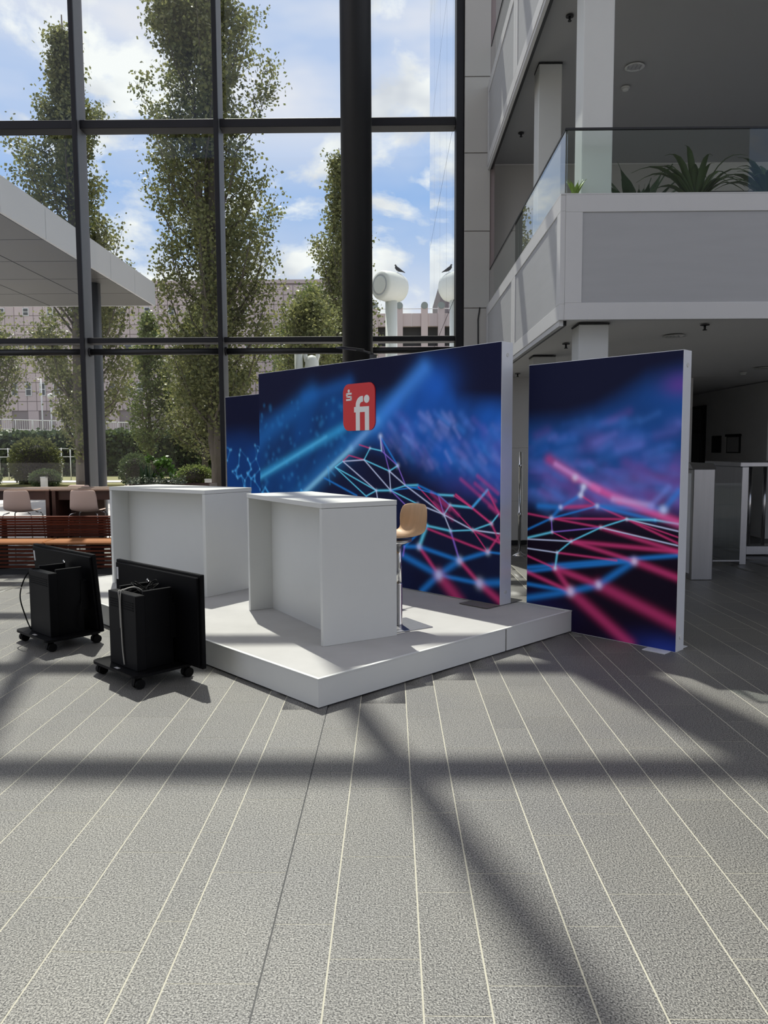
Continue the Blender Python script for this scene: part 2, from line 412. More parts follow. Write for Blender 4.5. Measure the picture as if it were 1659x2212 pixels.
# outside ground
ground = empty('pavement', (0, 0, 0), kind='structure')
bx('paving', M_paving, ground, -70, 70, 13.9, 36.0, -0.35, -0.04)
bx('verge', M_grass, ground, -90, 90, 36.0, 160, -0.35, 0.10)
bx('road', M_paving, ground, -90, 90, 38.2, 40.5, 0.08, 0.13)
bx('apron', M_paving, ground, -80, 80, -90, -14, -0.35, -0.05)

# ================================================================== SETTING: glass facade
FY, GY = 13.0, 13.36
MX = [-14.76, -12.385, -10.01, -7.635, -5.26, -2.885, -0.51, 1.165]
LEV = [0.0, 3.61, 7.21, 10.81, 14.41, 18.01, 22.3, 25.6, 27.2]
fac = empty('window_1', (0, 0, 0), kind='structure')
for xm in MX[:-1]:
    mu = bx('mullion', M_mull, fac, xm - .076, xm + .002, FY, FY + .05, 0, 27.2, 0.006)
    bx('side_cover', M_mullside, mu, xm - .073, xm - .001, FY + .05, GY + .06, 0, 27.2)
bx('mullion', M_mull, fac, 1.10, 1.225, FY + .05, GY + .1, 0, 27.2, 0.006)
for j, z in enumerate(LEV):
    for a0, a1 in zip(MX[:-1], MX[1:]):
        w1 = a1 - .07
        if j == 1:
            bx('transom', M_mull, fac, a0, w1, GY - .22, GY + .05, z - .045, z + .045, 0.006)
            MB().tube([(a0, GY - .14, 3.42), (w1, GY - .14, 3.42)], 0.055, 12).build('blind_tube', M_dark, fac)
            MB().tube([(a0, GY - .14, 3.42), (a0 + .03, GY - .14, 3.42)], 0.075, 12).build('tube_bracket', M_dark, fac)
        else:
            bx('transom', M_mull, fac, a0, w1, GY - .22, GY + .05, z - .07, z + .07, 0.006)
pane_cache = {}
for j in range(len(LEV) - 1):
    for a0, a1 in zip(MX[:-1], MX[1:]):
        z0, z1 = LEV[j] + .03, LEV[j + 1] - .03
        bx('pane', M_glass, fac, a0 + .03, a1 - .03, GY - .012, GY + .012, z0, z1)

# ================================================================== SETTING: pilaster, walls, ceilings of the side wing
pil = bx('wall_pilaster', M_pinkjoint, None, 1.235, 1.74, 13.02, 13.5, 0, 27.2); tag(pil, kind='structure')
zj = [0.0, 0.34, 1.59, 2.84, 4.09, 5.36, 6.63, 7.85, 9.1, 10.35, 11.6, 12.85]
for z0, z1 in zip(zj[:-1], zj[1:]):
    bx('panel', M_panelgrey, pil, 1.232, 1.66, 12.995, 13.03, z0 + .007, z1 - .007, 0.003)
SZ1, SZ2 = 2.94, 6.58
wb = bx('wall_back', M_wall, None, 1.66, 5.15, 13.40, 13.60, 0, SZ1 + .06); tag(wb, kind='structure')
for x0, x1 in ((1.68, 2.62), (2.63, 3.56), (3.57, 4.5), (4.51, 5.15)):
    for z0, z1 in ((0.08, 0.78), (0.785, 1.72), (1.725, 2.82)):
        bx('panel', M_wall, wb, x0, x1, 13.385, 13.402, z0, z1, 0.002)
tag(bx('baseboard_back', M_dark, None, 1.66, 5.15, 13.375, 13.40, 0, 0.075), kind='structure')
tag(bx('wall_recess', M_wall, None, 5.15, 5.3, 13.4, 20.0, 0, SZ1), kind='structure')
tag(bx('wall_end', M_wall, None, 5.15, 13.0, 20.0, 20.2, 0, SZ1), kind='structure')
wr = bx('wall_right', M_wall, None, 7.0, 7.15, 14.3, 20.0, 0, SZ1); tag(wr, kind='structure')
tag(bx('wall_front', M_wall, None, 7.0, 13.0, 14.15, 14.3, 0, SZ1), kind='structure')
tag(bx('wall_side', M_wall, None, 13.0, 13.2, 7.6, 20.2, 0, 7.0), kind='structure')
tag(bx('floor_recess', M_tile, None, 5.0, 13.0, 13.4, 20.2, -0.3, -0.001), kind='structure')
wu = bx('wall_upper', M_wall, None, 1.66, 13.0, 13.40, 13.60, SZ1 + .3, SZ2 + .06); tag(wu, kind='structure')
for x0, x1 in ((1.68, 3.4), (3.42, 5.1)):
    bx('panel', M_panelgrey, wu, x0, x1, 13.385, 13.402, 3.3, 6.57, 0.002)
for k in range(5):      # dark glazed bays along the gallery
    x0 = 5.4 + k * 1.45
    bx('pane', M_darkglass, wu, x0, x0 + 1.2, 13.36, 13.402, 3.6, 6.1)

tag(bx('wall_top', M_panelgrey, None, 1.66, 13.0, 13.40, 13.60, SZ2 + .36, 11.0), kind='structure')
door = empty('door_1', (7.0, 17.7, 0), kind='structure')
bx('door_frame', M_doordark, door, -0.06, 0.02, -.80, .80, 0, 2.66)
bx('door_leaf', M_darkglass, door, -0.075, -0.05, -.66, .70, 0.05, 2.05)
bx('door_light', M_darkglass, door, -0.075, -0.05, -.66, .70, 2.12, 2.58)
MB().tube([(-.11, -.60, .95), (-.11, -.60, 1.25)], 0.014).build('handle', M_chrome, door)
nb = empty('notice_board', (6.985, 16.30, 1.79), label='plain black square board hung next to the dark doorway', cat='notice board')
bx('board', M_doordark, nb, -0.02, 0.012, -.21, .21, -.18, .18, 0.004)
nb = empty('framed_notice', (6.985, 15.50, 1.79), label='glazed notice frame with a grey sheet on the wall right of the black board', cat='picture frame')
bx('backing', M_doordark, nb, -0.01, 0.012, -.30, .30, -.185, .185)
bx('sheet', M_paper, nb, -0.016, -0.009, -.26, .26, -.165, .14)
bx('top_rail', M_doordark, nb, -0.035, 0.01, -.33, .33, .15, .20, 0.005)
sg = empty('door_sign', (7.42, 14.14, 2.15), label='small dark framed sign on the wall at the right picture edge', cat='sign')
bx('frame', M_doordark, sg, -.17, .17, -.015, .012, -.11, .11, 0.004); bx('sheet', M_paper, sg, -.13, .13, -.02, -.012, -.075, .075)

# atrium roof
tag(bx('wall_rear_blocker', mat('rear_blocker_paint', (0.42, 0.41, 0.39), 0.6, var=0.04), None, -16, 13.2, -14.2, -14.0, 0, 17.0), kind='structure')  # unseen part-height wall added behind the camera to cut ambient light
tag(bx('ceiling', M_ceil, None, -16, 13.2, -14, 13.5, 27.2, 27.6), kind='structure')

# ================================================================== balconies
FX, BY = 1.61, 7.35
def fascia_panel(par, axis, a0, a1, z0, z1, w=0.15):
    """bordered fascia panel; axis 'y' lies in plane x=FX facing -x, axis 'x' lies in plane y=BY facing -y"""
    p = empty('fascia_panel', (0, 0, 0), parent=par)
    def slab(name, m, u0, u1, v0, v1, d0, d1):
        if axis == 'y': return bx(name, m, p, FX + d0, FX + d1, u0, u1, v0, v1, 0.003)
        return bx(name, m, p, u0, u1, BY + d0, BY + d1, v0, v1, 0.003)
    slab('mesh_infill', M_mesh, a0 + w - .02, a1 - w + .02, z0 + w - .02, z1 - w + .02, .010, .05)
    slab('border', M_fascia, a0, a1, z0, z0 + w, 0, .05); slab('border', M_fascia, a0, a1, z1 - w, z1, 0, .05)
    slab('border', M_fascia, a0, a0 + w, z0 + w, z1 - w, 0, .05); slab('border', M_fascia, a1 - w, a1, z0 + w, z1 - w, 0, .05)
def balcony(label, zs, zf0, zf1, zr, msl):
    b = empty('balcony', (FX, BY, 0), label=label, cat='balcony')
    b.location = (0, 0, 0)
    bx('slab', msl, b, FX + .06, 13.0, BY + .06, 13.4, zs, zs + .36)
    bx('drip_edge', M_fascia, b, FX + .01, FX + .05, BY + .05, 12.99, zf0 - .05, zf0)
    bx('shadow_gap', M_doordark, b, FX + .05, FX + .09, BY + .09, 12.99, zf0 - .04, zs + .02)
    g = .008
    for y0, y1 in ((BY + .005, 10.16 - g), (10.16, 12.985)):
        fascia_panel(b, 'y', y0, y1, zf0, zf1)
    for x0, x1 in ((FX + .05, 5.2 - g), (5.2, 8.8 - g), (8.8, 12.9)):
        fascia_panel(b, 'x', x0, x1, zf0, zf1, 0.16)
    bx('top_cap', M_fascia, b, FX, FX + .12, BY, 12.99, zf1, zf1 + .012); bx('top_cap', M_fascia, b, FX + .12, 13.0, BY, BY + .12, zf1, zf1 + .012)
    for y0, y1 in ((BY + .06, 10.05), (10.07, 12.96)):
        bx('glass_panel', M_rail_glass, b, FX + .05, FX + .066, y0, y1, zf1 - .1, zr)
    for x0, x1 in ((FX + .066, 5.2), (5.22, 8.8), (8.82, 12.9)):
        bx('glass_panel', M_rail_glass, b, x0, x1, BY + .05, BY + .066, zf1 - .1, zr)
    bx('handrail', M_dark, b, FX + .045, FX + .072, BY + .05, 12.96, zr, zr + .018); bx('handrail', M_dark, b, FX + .045, 12.9, BY + .045, BY + .072, zr, zr + .018)
    return b
balcony('lower white balcony with meshed fascia and glass railing holding green plants', SZ1 + .012, 2.935, 4.10, 4.71, M_ceil)
balcony('upper white balcony with glass railing near the top of the picture', SZ2 + .012, 6.40, 7.68, 8.30, M_ceil_shaded)
tag(bx('ceiling_recess', M_ceil, None, 5.15, 13.0, 13.4, 20.2, SZ1 + .013, SZ1 + .3), kind='structure')

def column(x, y, z0, z1, label):
    c = empty('column', (x, y, z0), label=label, cat='column')
    h = z1 - z0
    bx('shaft', M_white, c, -.147, .147, -.147, .147, 0, h - .012, 0.008)
    bx('shadow_joint', M_dark, c, -.152, .152, -.152, .152, h - .014, h)
    return c
column(2.0, 7.71, 0, SZ1, 'square white column under the front corner of the lower balcony')
column(2.03, 10.28, 0, SZ1, 'square white column behind, seen between the two big backdrops')
column(2.0, 7.71, SZ1 + .38, SZ2, 'square white column rising behind the lower balcony glass corner')
column(2.03, 10.12, SZ1 + .38, SZ2, 'narrow grey looking column farther back on the balcony')
big = empty('column', (-0.545, 12.3, 0), label='tall round black column in front of the glass facade', cat='column')
MB().lathe([(0.245, 0), (0.245, 27.2)], seg=40).build('shaft', M_dark, big)
MB().lathe([(0.255, 0), (0.255, 0.04)], seg=40).build('base_ring', M_steel, big)

# things fixed to the soffits
def downlight(x, y, z, label):
    d = empty('downlight', (x, y, z), label=label, cat='downlight')
    MB().lathe([(0.115, 0), (0.125, -.008), (0.10, -.010), (0.085, 0.0)], seg=24).build('trim_ring', M_white, d)
    MB().lathe([(0.095, -.002), (0.05, 0.0)], seg=24).build('reflector', M_chrome, d)
    for k in range(4): bx('louvre', M_chrome, d, -.075 + k * .05 - .004, -.075 + k * .05 + .004, -.06, .06, -.012, -.002)
def sprinkler(x, y, z, label):
    d = empty('sprinkler', (x, y, z), label=label, cat='sprinkler')
    MB().lathe([(0.045, 0), (0.045, -.008)], seg=16).build('rosette', M_dark, d)
    MB().tube([(0, 0, -.006), (0, 0, -.05)], 0.012, 8).build('body', M_dark, d); MB().lathe([(0.022, -.056), (0.022, -.050)], seg=12).build('deflector', M_dark, d)
def detector(x, y, z, label):
    d = empty('smoke_detector', (x, y, z), label=label, cat='smoke detector')
    MB().lathe([(0.055, 0), (0.055, -.02)], seg=18).build('base', M_white, d); MB().lathe([(0.045, -.02), (0.04, -.045), (0.02, -.05)], seg=18).build('head', M_white, d)
downlight(3.12, 8.45, SZ1, 'round recessed downlight in the ceiling under the lower balcony')
sprinkler(3.15, 7.71, SZ1, 'sprinkler head under the lower balcony nearest its front edge')
sprinkler(2.06, 9.02, SZ1, 'sprinkler head under the lower balcony left of its white column')
sprinkler(2.07, 12.5, SZ1, 'sprinkler head above the gap between the two big backdrops')
detector(5.75, 12.5, SZ1, 'small smoke detector on the dark ceiling at far right')
downlight(5.73, 11.85, SZ1, 'downlight in the dark ceiling at the right picture edge')
downlight(3.13, 10.1, SZ2, 'round recessed downlight in the dark upper ceiling')
detector(3.18, 10.64, SZ2, 'small smoke detector beside the upper downlight')
sprinkler(2.03, 8.95, SZ2, 'sprinkler head on the upper ceiling near the picture top')
sprinkler(2.02, 12.1, SZ2, 'sprinkler head on the upper ceiling above the sloping glass railing')
cab = MB().tube([(1.50, 12.985, 4.1), (1.47, 12.985, 3.9), (1.475, 12.985, 3.4), (1.48, 12.985, 2.0), (1.48, 12.985, 0.02)], 0.012, 6).build('cable', M_dark)
tag(cab, 'thin black cable running down the panelled pilaster', 'cable')

# ================================================================== PLATFORM
S0 = (-0.488, 4.812); TH = R(44.14)
SA = Vector((math.cos(TH), math.sin(TH), 0)); SB = Vector((-math.sin(TH), math.cos(TH), 0))
PZ = 0.20
plat = empty('platform', (S0[0], S0[1], 0), TH, 'low white exhibition platform with a pale carpet deck', 'platform')
bx('frame_base', M_dark, plat, .02, 2.98, .02, 4.98, 0.0, 0.19)
bx('carpet', M_carpet, plat, .012, 2.988, .012, 4.988, 0.19, PZ)
for x0, x1 in ((0, 1.9995), (2.0, 3.0)):
    bx('side_panel', M_white, plat, x0 + .016, x1, 0, .016, 0.012, 0.197); bx('side_panel', M_white, plat, x0, x1, 4.984, 5.0, 0.012, 0.197)
for y0, y1 in ((0, 2.498), (2.5, 5.0)):
    bx('side_panel', M_white, plat, 0, .016, y0, y1, 0.012, 0.197); bx('side_panel', M_white, plat, 2.984, 3.0, y0 + .018, y1, 0.012, 0.197)
for q in ((-.003, 3.003, -.003, .022), (-.003, 3.003, 4.978, 5.003), (-.003, .022, .022, 4.978), (2.978, 3.003, .022, 4.978)):
    bx('edge_trim', M_white, plat, *q, 0.197, 0.206)

# ---- printed backdrop artwork (flat print): colour per grid point
def vnoise(U, Vv, su, sv, seed):
    r = np.random.default_rng(seed); G = r.random((64, 64))
    a = U * su; b = Vv * sv; i = np.floor(a).astype(int); j = np.floor(b).astype(int)
    fa = a - i; fb = b - j; fa = fa * fa * (3 - 2 * fa); fb = fb * fb * (3 - 2 * fb)
    g = lambda p, q: G[p % 64, q % 64]
    return (g(i, j) * (1 - fa) + g(i + 1, j) * fa) * (1 - fb) + (g(i, j + 1) * (1 - fa) + g(i + 1, j + 1) * fa) * fb
def sstep(x, a, b):
    t = np.clip((x - a) / (b - a), 0, 1); return t * t * (3 - 2 * t)
LC = {'c': (100, 205, 240), 'p': (190, 55, 112), 'w': (190, 200, 235), 'b': (30, 120, 205), 'v': (130, 100, 200)}
def seg_glow(img, U, Vv, p, q, col, w, amp):
    px, py = p; qx, qy = q; dx, dy = qx - px, qy - py; L2 = dx * dx + dy * dy + 1e-9
    m = (U > min(px, qx) - 4 * w) & (U < max(px, qx) + 4 * w) & (Vv > min(py, qy) - 4 * w) & (Vv < max(py, qy) + 4 * w)
    if not m.any(): return
    u, v = U[m], Vv[m]
    t = np.clip(((u - px) * dx + (v - py) * dy) / L2, 0, 1)
    d = np.hypot(u - px - t * dx, v - py - t * dy)
    k = (amp * np.exp(-(d / w) ** 2))[:, None]
    c = np.array(lin(LC[col]) if isinstance(col, str) else lin(col))
    img[m] = img[m] * (1 - k * 0.9) + c * k * 1.0 + 0.0
def blob(img, U, Vv, p, col, w, amp, wz=None):
    d = ((U - p[0]) / w) ** 2 + ((Vv - p[1]) / (wz or w)) ** 2
    k = (amp * np.exp(-d))[..., None]; img[:] = img * (1 - k) + np.array(lin(col)) * k
MN = {'A': (2.43, 1.72), 'B': (2.53, 1.59), 'C': (2.61, 1.76), 'D': (2.9, 1.57), 'E': (3.04, 1.5), 'F': (3.25, 1.37), 'G': (2.79, 1.64), 'H': (2.24, 1.69), 'I': (2.26, 1.85), 'J': (2.12, 1.47), 'K': (1.99, 1.53), 'L': (2.33, 1.25), 'M': (2.1, 1.26), 'N': (1.87, 1.32), 'O': (1.69, 1.33), 'P': (2.5, 1.18), 'Q': (1.32, 1.04), 'R': (1.24, 1.14), 'S': (0.95, 1.13), 'T': (1.4, 1.24), 'U': (1.19, 1.24), 'V': (0.76, 1.31), 'W': (0.62, 1.09), 'X': (0.71, 0.99), 'Y': (0.94, 0.91), 'Z': (1.23, 0.88), 'a': (1.56, 0.91), 'b': (1.67, 0.68), 'c': (0.75, 0.71), 'd': (1.11, 0.59), 'e': (1.39, 0.41), 'f': (0.85, 0.39), 'g': (1.89, 0.66), 'h': (1.69, 1.13), 'i': (2.66, 1.18), 'j': (0.6, 0.90), 'k': (0.6, 0.71), 'l': (1.55, 0.88), 'm': (1.63, 0.21), 'n': (1.91, 0.56), 'o': (0.6, 0.43), 'p': (0.6, 0.25), 'q': (1.11, 0.18), 'r': (1.16, 1.25), 's': (0.6, 0.81), 't': (1.68, 1.31), 'z': (2.28, 1.0)}
MS = 'ABc1 ACp1 AHc1 BGp1 BDw1 BJc1 BMw1 DLw1 EPc1 ELc1 Fib2 IHw2 IJv1 JKc1 JMw1 KIb2 KNv1 LMc2 LPc1 Lzw1 MNc1 Mhc1 Mtb1 NOc2 OTb2 TUc2 TQv1 RQc1 RSc2 SVc2 Qhw1 QZw1 NQw1 ZYc1 Zac2 Zdv2 YXc1 XWc1 Yjw1 YQw1 Ycp1 Xrp2 RYp1 VWp2 bac3 bgb3 bep3 bdb3 cdb3 ckb2 clp2 deb4 dfp3 emb4 enb4 efb3 fob4 fpp4 eqp5 tQp1 rXp1 Ysp2 cjp2 DGp1 EDc1 HKv1 JNw1 Mav1 haw1 gab2 TRb1 USp1 VSb2 NTb1 Pzb1 gnv2 XsP2'.replace('XsP2', 'Xsp2').split()
LW = {1: (0.0068, 0.85), 2: (0.011, 0.75), 3: (0.022, 0.68), 4: (0.036, 0.62), 5: (0.06, 0.55)}
def art_main(U, Vv):
    n1 = vnoise(U, Vv, 3.0, 3.0, 1); n2 = vnoise(U + Vv * .6, Vv - U * .5, 9, 3, 2); n3 = vnoise(U + Vv * .5, Vv - U * .35, 22, 7, 3); n4 = vnoise(U, Vv, 16, 16, 5)
    img = np.zeros(U.shape + (3,)); navy = np.array(lin((15, 18, 44))); img[:] = navy
    top = np.interp(U, [0.6, 1.14, 1.3, 1.47, 1.62, 1.9, 2.3, 2.78, 3.47, 4.0, 4.6], [2.24, 2.30, 2.45, 2.60, 2.60, 2.42, 2.40, 2.50, 2.44, 2.33, 2.25])
    body = 1 - sstep(Vv, top - .26, top + .02)
    ridge = np.interp(Vv, [0.9, 1.2, 2.02, 2.53, 2.7], [3.95, 3.6, 2.31, 1.6, 1.4])      # b of the ridge at each height
    left = sstep(U, ridge - .05, ridge + .12)
    low = np.interp(U, [0.6, 1.3, 1.9, 2.25, 2.6], [1.38, 1.52, 1.75, 1.92, 2.0])
    dark = (1 - left) * (1 - sstep(Vv, low - .35, low + .12))
    bl = np.array(lin((26, 82, 168))); bl2 = np.array(lin((14, 62, 122)))
    k = (body * (.45 + .5 * n1 + .25 * n2))[..., None]
    img = img * (1 - np.clip(k, 0, 1)) + (bl * (1 - left)[..., None] + bl2 * left[..., None]) * np.clip(k, 0, 1)
    rb = np.random.default_rng(77)
    for _ in range(240):        # soft out-of-focus strokes falling down the slope
        p = (0.55 + 1.75 * rb.random(), 1.25 + 1.0 * rb.random()); L_ = .05 + .16 * rb.random(); an = .5 + .5 * rb.random()
        if p[1] > np.interp(p[0], [.6, 1.3, 2.2], [1.95, 2.1, 2.1]) or p[1] < np.interp(p[0], [.6, 1.3, 2.2], [1.3, 1.45, 1.75]): continue
        seg_glow(img, U, Vv, p, (p[0] - L_ * math.cos(an), p[1] - L_ * math.sin(an)), [(80, 110, 195), (95, 85, 170), (60, 120, 200), (130, 140, 205)][_ % 4], .022 + .03 * rb.random(), .12 + .16 * rb.random())
    for _ in range(110):        # bokeh on the left face
        p = (2.6 + 2.0 * rb.random(), 1.2 + 1.1 * rb.random())
        if p[0] > np.interp(p[1], [1.0, 2.0], [3.7, 2.5]): blob(img, U, Vv, p, (45, 130, 195), .018 + .02 * rb.random(), .25)
    img = img * (1 - dark * .93)[..., None] + np.array(lin((14, 8, 26))) * (dark * .93)[..., None]
    fall = (sstep(-Vv, -1.5, -0.5) * left * .75)[..., None]; img = img * (1 - fall) + np.array(lin((10, 24, 60))) * fall
    blob(img, U, Vv, (1.45, 2.36), (30, 90, 185), .26, .75, .22)
    blob(img, U, Vv, (0.9, 1.35), (70, 40, 120), .4, .35, .12)
    seg_glow(img, U, Vv, (3.9, 1.02), (2.75, 1.72), (150, 215, 235), .035, .75); seg_glow(img, U, Vv, (2.75, 1.72), (2.3, 2.03), (130, 175, 225), .045, .65)
    seg_glow(img, U, Vv, (2.35, 2.0), (1.6, 2.53), (60, 125, 210), .10, .75)
    seg_glow(img, U, Vv, (3.95, 1.0), (2.3, 2.03), (40, 120, 190), .12, .45)
    seg_glow(img, U, Vv, (4.6, 1.36), (2.88, 1.96), (50, 150, 205), .06, .65); seg_glow(img, U, Vv, (4.6, 1.34), (3.2, 1.86), (90, 185, 225), .022, .35)
    seg_glow(img, U, Vv, (4.6, 1.85), (3.47, 2.38), (26, 95, 165), .13, .55); seg_glow(img, U, Vv, (3.6, 2.34), (2.78, 2.46), (26, 90, 165), .09, .5)
    r = np.random.default_rng(11)
    pts = [(2.9 + 1.75 * r.random(), .55 + .95 * r.random()) for _ in range(34)]
    for a in range(34):
        ds = sorted(range(34), key=lambda q: (pts[q][0] - pts[a][0]) ** 2 + (pts[q][1] - pts[a][1]) ** 2)[1:4]
        for q in ds:
            if pts[a][0] > np.interp(pts[a][1], [0.5, 1.2, 2.0], [3.6, 3.5, 2.4]): seg_glow(img, U, Vv, pts[a], pts[q], (60, 150, 210), .014, .3)
    for s in MS:
        w, amp = LW[int(s[3])]; seg_glow(img, U, Vv, MN[s[0]], MN[s[1]], s[2], w, amp)
    for kx, w in (('Q', .02), ('Y', .018), ('Z', .02), ('R', .02), ('d', .04), ('e', .05), ('f', .05), ('b', .035), ('c', .03), ('X', .02), ('M', .02), ('J', .018), ('A', .016), ('I', .03), ('K', .025), ('L', .018), ('h', .02)):
        blob(img, U, Vv, MN[kx], (185, 205, 240), w, .6)
    for _ in range(8):
        p = (0.65 + .9 * r.random(), 1.15 + .3 * r.random()); seg_glow(img, U, Vv, p, (p[0] - .25, p[1] - .16), (190, 60, 130), .02, .35)
    return np.clip(img, 0, 1)
RN = {'a': (-0.53, 1.09), 'b': (-0.28, 1.0), 'c': (0.02, 0.85), 'd': (0.17, 0.73), 'e': (0.19, 0.58), 'f': (0.23, 0.92), 'g': (0.24, 1.05), 'h': (0.14, 1.16), 'i': (-0.07, 1.28), 'j': (-0.1, 1.36), 'k': (-0.24, 1.19), 'l': (-0.86, 1.19), 'm': (-0.79, 1.1), 'n': (-0.61, 0.73), 'o': (-0.27, 0.48), 'p': (0.02, 0.38), 'q': (0.38, 1.16), 'A': (0.52, 0.55), 'B': (-1.0, 0.82), 'C': (0.51, 0.25), 'D': (0.52, 0.39), 'E': (-1.01, 0.23), 'F': (-1.0, 0.63), 'G': (-0.58, 0.0), 'H': (0.52, 0.67), 'I': (0.52, 0.51), 'J': (0.52, 0.83), 'K': (-1.0, 0.85), 'L': (0.52, 0.74), 'M': (-0.44, 0.72), 'N': (0.52, 0.84), 'O': (0.52, 0.92), 'P': (-0.99, 1.02), 'Q': (-0.99, 0.97), 'R': (-0.99, 0.92), 'S': (-1.0, 1.08), 'T': (0.52, 1.08), 'U': (-0.99, 0.9), 'V': (-0.99, 1.35), 'W': (0.27, 1.6), 'X': (-0.01, 1.44), 'Y': (-0.46, 1.24), 'Z': (-1.0, 1.1)}
RS = 'WXp5 XYp4 YZp4 oEp5 pGp5 Ieb3 pCb4 pDb3 opb4 onb4 ABb3 enb3 nFp4 Ipp3 eop4 epp4 Hep2 cKp3 cnp3 dMp2 bKp3 bUw1 aPw1 aQp1 aRp2 gap2 gbp2 ikp2 kap2 hkp3 Tgp2 gOb2 ghb3 hib3 gkb2 kmb3 mSc2 amc2 ijw3 fNc2 fbv1 fgv1 fcp1 cJw1 dLw1 qhb4 lVb4 klb4 abc1 bcc1 cdc1 dec2'.split()
def art_right(U, Vv):
    n1 = vnoise(U + 7, Vv, 2.5, 4.0, 21); n2 = vnoise(U + 9 + Vv * .4, Vv, 4, 14, 22)
    img = np.zeros(U.shape + (3,)); img[:] = np.array(lin((17, 20, 44)))
    top = np.interp(U, [-1.0, -.68, -.4, -.19, .1, .52], [2.42, 2.38, 2.22, 2.12, 2.06, 2.05])
    body = (1 - sstep(Vv, top - .30, top + .05)) * sstep(Vv, 1.02, 1.42)
    k = np.clip(body * (.55 + .4 * n1), 0, 1)[..., None]; img = img * (1 - k) + np.array(lin((26, 78, 152))) * k
    k = np.clip(body * (n2 - .35) * .9 * sstep(-Vv, -1.95, -1.35), 0, 1)[..., None]; img = img * (1 - k) + np.array(lin((95, 95, 180))) * k
    dk = 1 - sstep(Vv, .85, 1.35); img = img * (1 - dk * .95)[..., None] + np.array(lin((15, 6, 22))) * (dk * .95)[..., None]
    blob(img, U, Vv, (-.98, 2.22), (92, 56, 140), .14, .7, .09); blob(img, U, Vv, (-.75, 1.45), (130, 40, 100), .28, .45, .06); blob(img, U, Vv, (-.5, 1.27), (150, 60, 140), .5, .45, .12)
    blob(img, U, Vv, (.25, 1.45), (110, 60, 140), .2, .4, .07); blob(img, U, Vv, (-.95, 0.0), (30, 50, 130), .35, .7, .12); blob(img, U, Vv, (.45, .15), (20, 25, 80), .4, .5, .2)
    r = np.random.default_rng(5)
    for _ in range(150):
        p = (-1 + 1.5 * r.random(), 1.25 + .72 * r.random() ** 1.4); an = .15 + .5 * r.random(); L_ = .05 + .2 * r.random()
        seg_glow(img, U, Vv, p, (p[0] - L_ * math.cos(an), p[1] - L_ * math.sin(an) * (1 if p[1] < 1.6 else -.6)), [(110, 115, 200), (50, 100, 185), (120, 70, 150), (70, 120, 200)][_ % 4], .03 + .03 * r.random(), .10 + .16 * r.random())
    for s in RS:
        w, amp = LW[int(s[3])]; w *= .85; seg_glow(img, U, Vv, RN[s[0]], RN[s[1]], s[2], w, amp)
    seg_glow(img, U, Vv, (.2, 1.56), (-.25, 1.34), (205, 150, 215), .028, .6); seg_glow(img, U, Vv, (-.2, 1.36), (-1.0, 1.08), (215, 90, 160), .035, .6)
    seg_glow(img, U, Vv, (-.4, 1.26), (-.75, 1.22), (190, 170, 225), .03, .55); seg_glow(img, U, Vv, (-.75, 1.22), (-.9, 1.38), (110, 130, 210), .03, .5)
    for kx, w in (('a', .014), ('b', .014), ('c', .014), ('d', .014), ('e', .02), ('f', .014), ('g', .022), ('i', .026), ('j', .03), ('n', .03), ('o', .032), ('p', .04), ('k', .02), ('X', .03), ('h', .02), ('l', .035)):
        blob(img, U, Vv, RN[kx], (205, 210, 240), w, .65)
    return np.clip(img, 0, 1)
def art_left(U, Vv):
    n1 = vnoise(U, Vv, 3, 3, 41); img = np.zeros(U.shape + (3,)); img[:] = np.array(lin((9, 13, 40)))
    k = (1 - sstep(Vv, 1.55, 2.15)) * (.55 + .5 * n1); k = np.clip(k, 0, 1)[..., None]; img = img * (1 - k) + np.array(lin((14, 62, 130))) * k
    r = np.random.default_rng(9); pts = [(4.5 + 1.7 * r.random(), .75 + 1.05 * r.random()) for _ in range(80)]
    for a in range(80):
        for q in sorted(range(80), key=lambda q: (pts[q][0] - pts[a][0]) ** 2 + (pts[q][1] - pts[a][1]) ** 2)[1:4]:
            seg_glow(img, U, Vv, pts[a], pts[q], (50, 135, 205), .012, .40 * float(np.interp(pts[a][1], [1.2, 1.75], [1, .3])))
        blob(img, U, Vv, pts[a], (110, 190, 230), .02, .35)
    return np.clip(img, 0, 1)

def print_mat():
    m = bpy.data.materials.new('printed_textile'); m.use_nodes = True; nt = m.node_tree; b = nt.nodes['Principled BSDF']
    at = nt.nodes.new('ShaderNodeAttribute'); at.attribute_name = 'print'
    nz = nt.nodes.new('ShaderNodeTexNoise'); nz.inputs['Scale'].default_value = 900
    bp = nt.nodes.new('ShaderNodeBump'); bp.inputs['Strength'].default_value = 0.05; nt.links.new(nz.outputs['Fac'], bp.inputs['Height']); nt.links.new(bp.outputs[0], b.inputs['Normal'])
    nt.links.new(at.outputs['Color'], b.inputs['Base Color']); b.inputs['Roughness'].default_value = 0.75; b.inputs['Specular IOR Level'].default_value = 0.15
    nt.links.new(at.outputs['Color'], b.inputs['Emission Color']); b.inputs['Emission Strength'].default_value = 0.34   # slight glow added to brighten the print; no lit source seen
    return m
M_print = print_mat()
M_foot = mat('foot_plate_steel', (0.20, 0.19, 0.18), 0.5, 0.2, var=0.05)
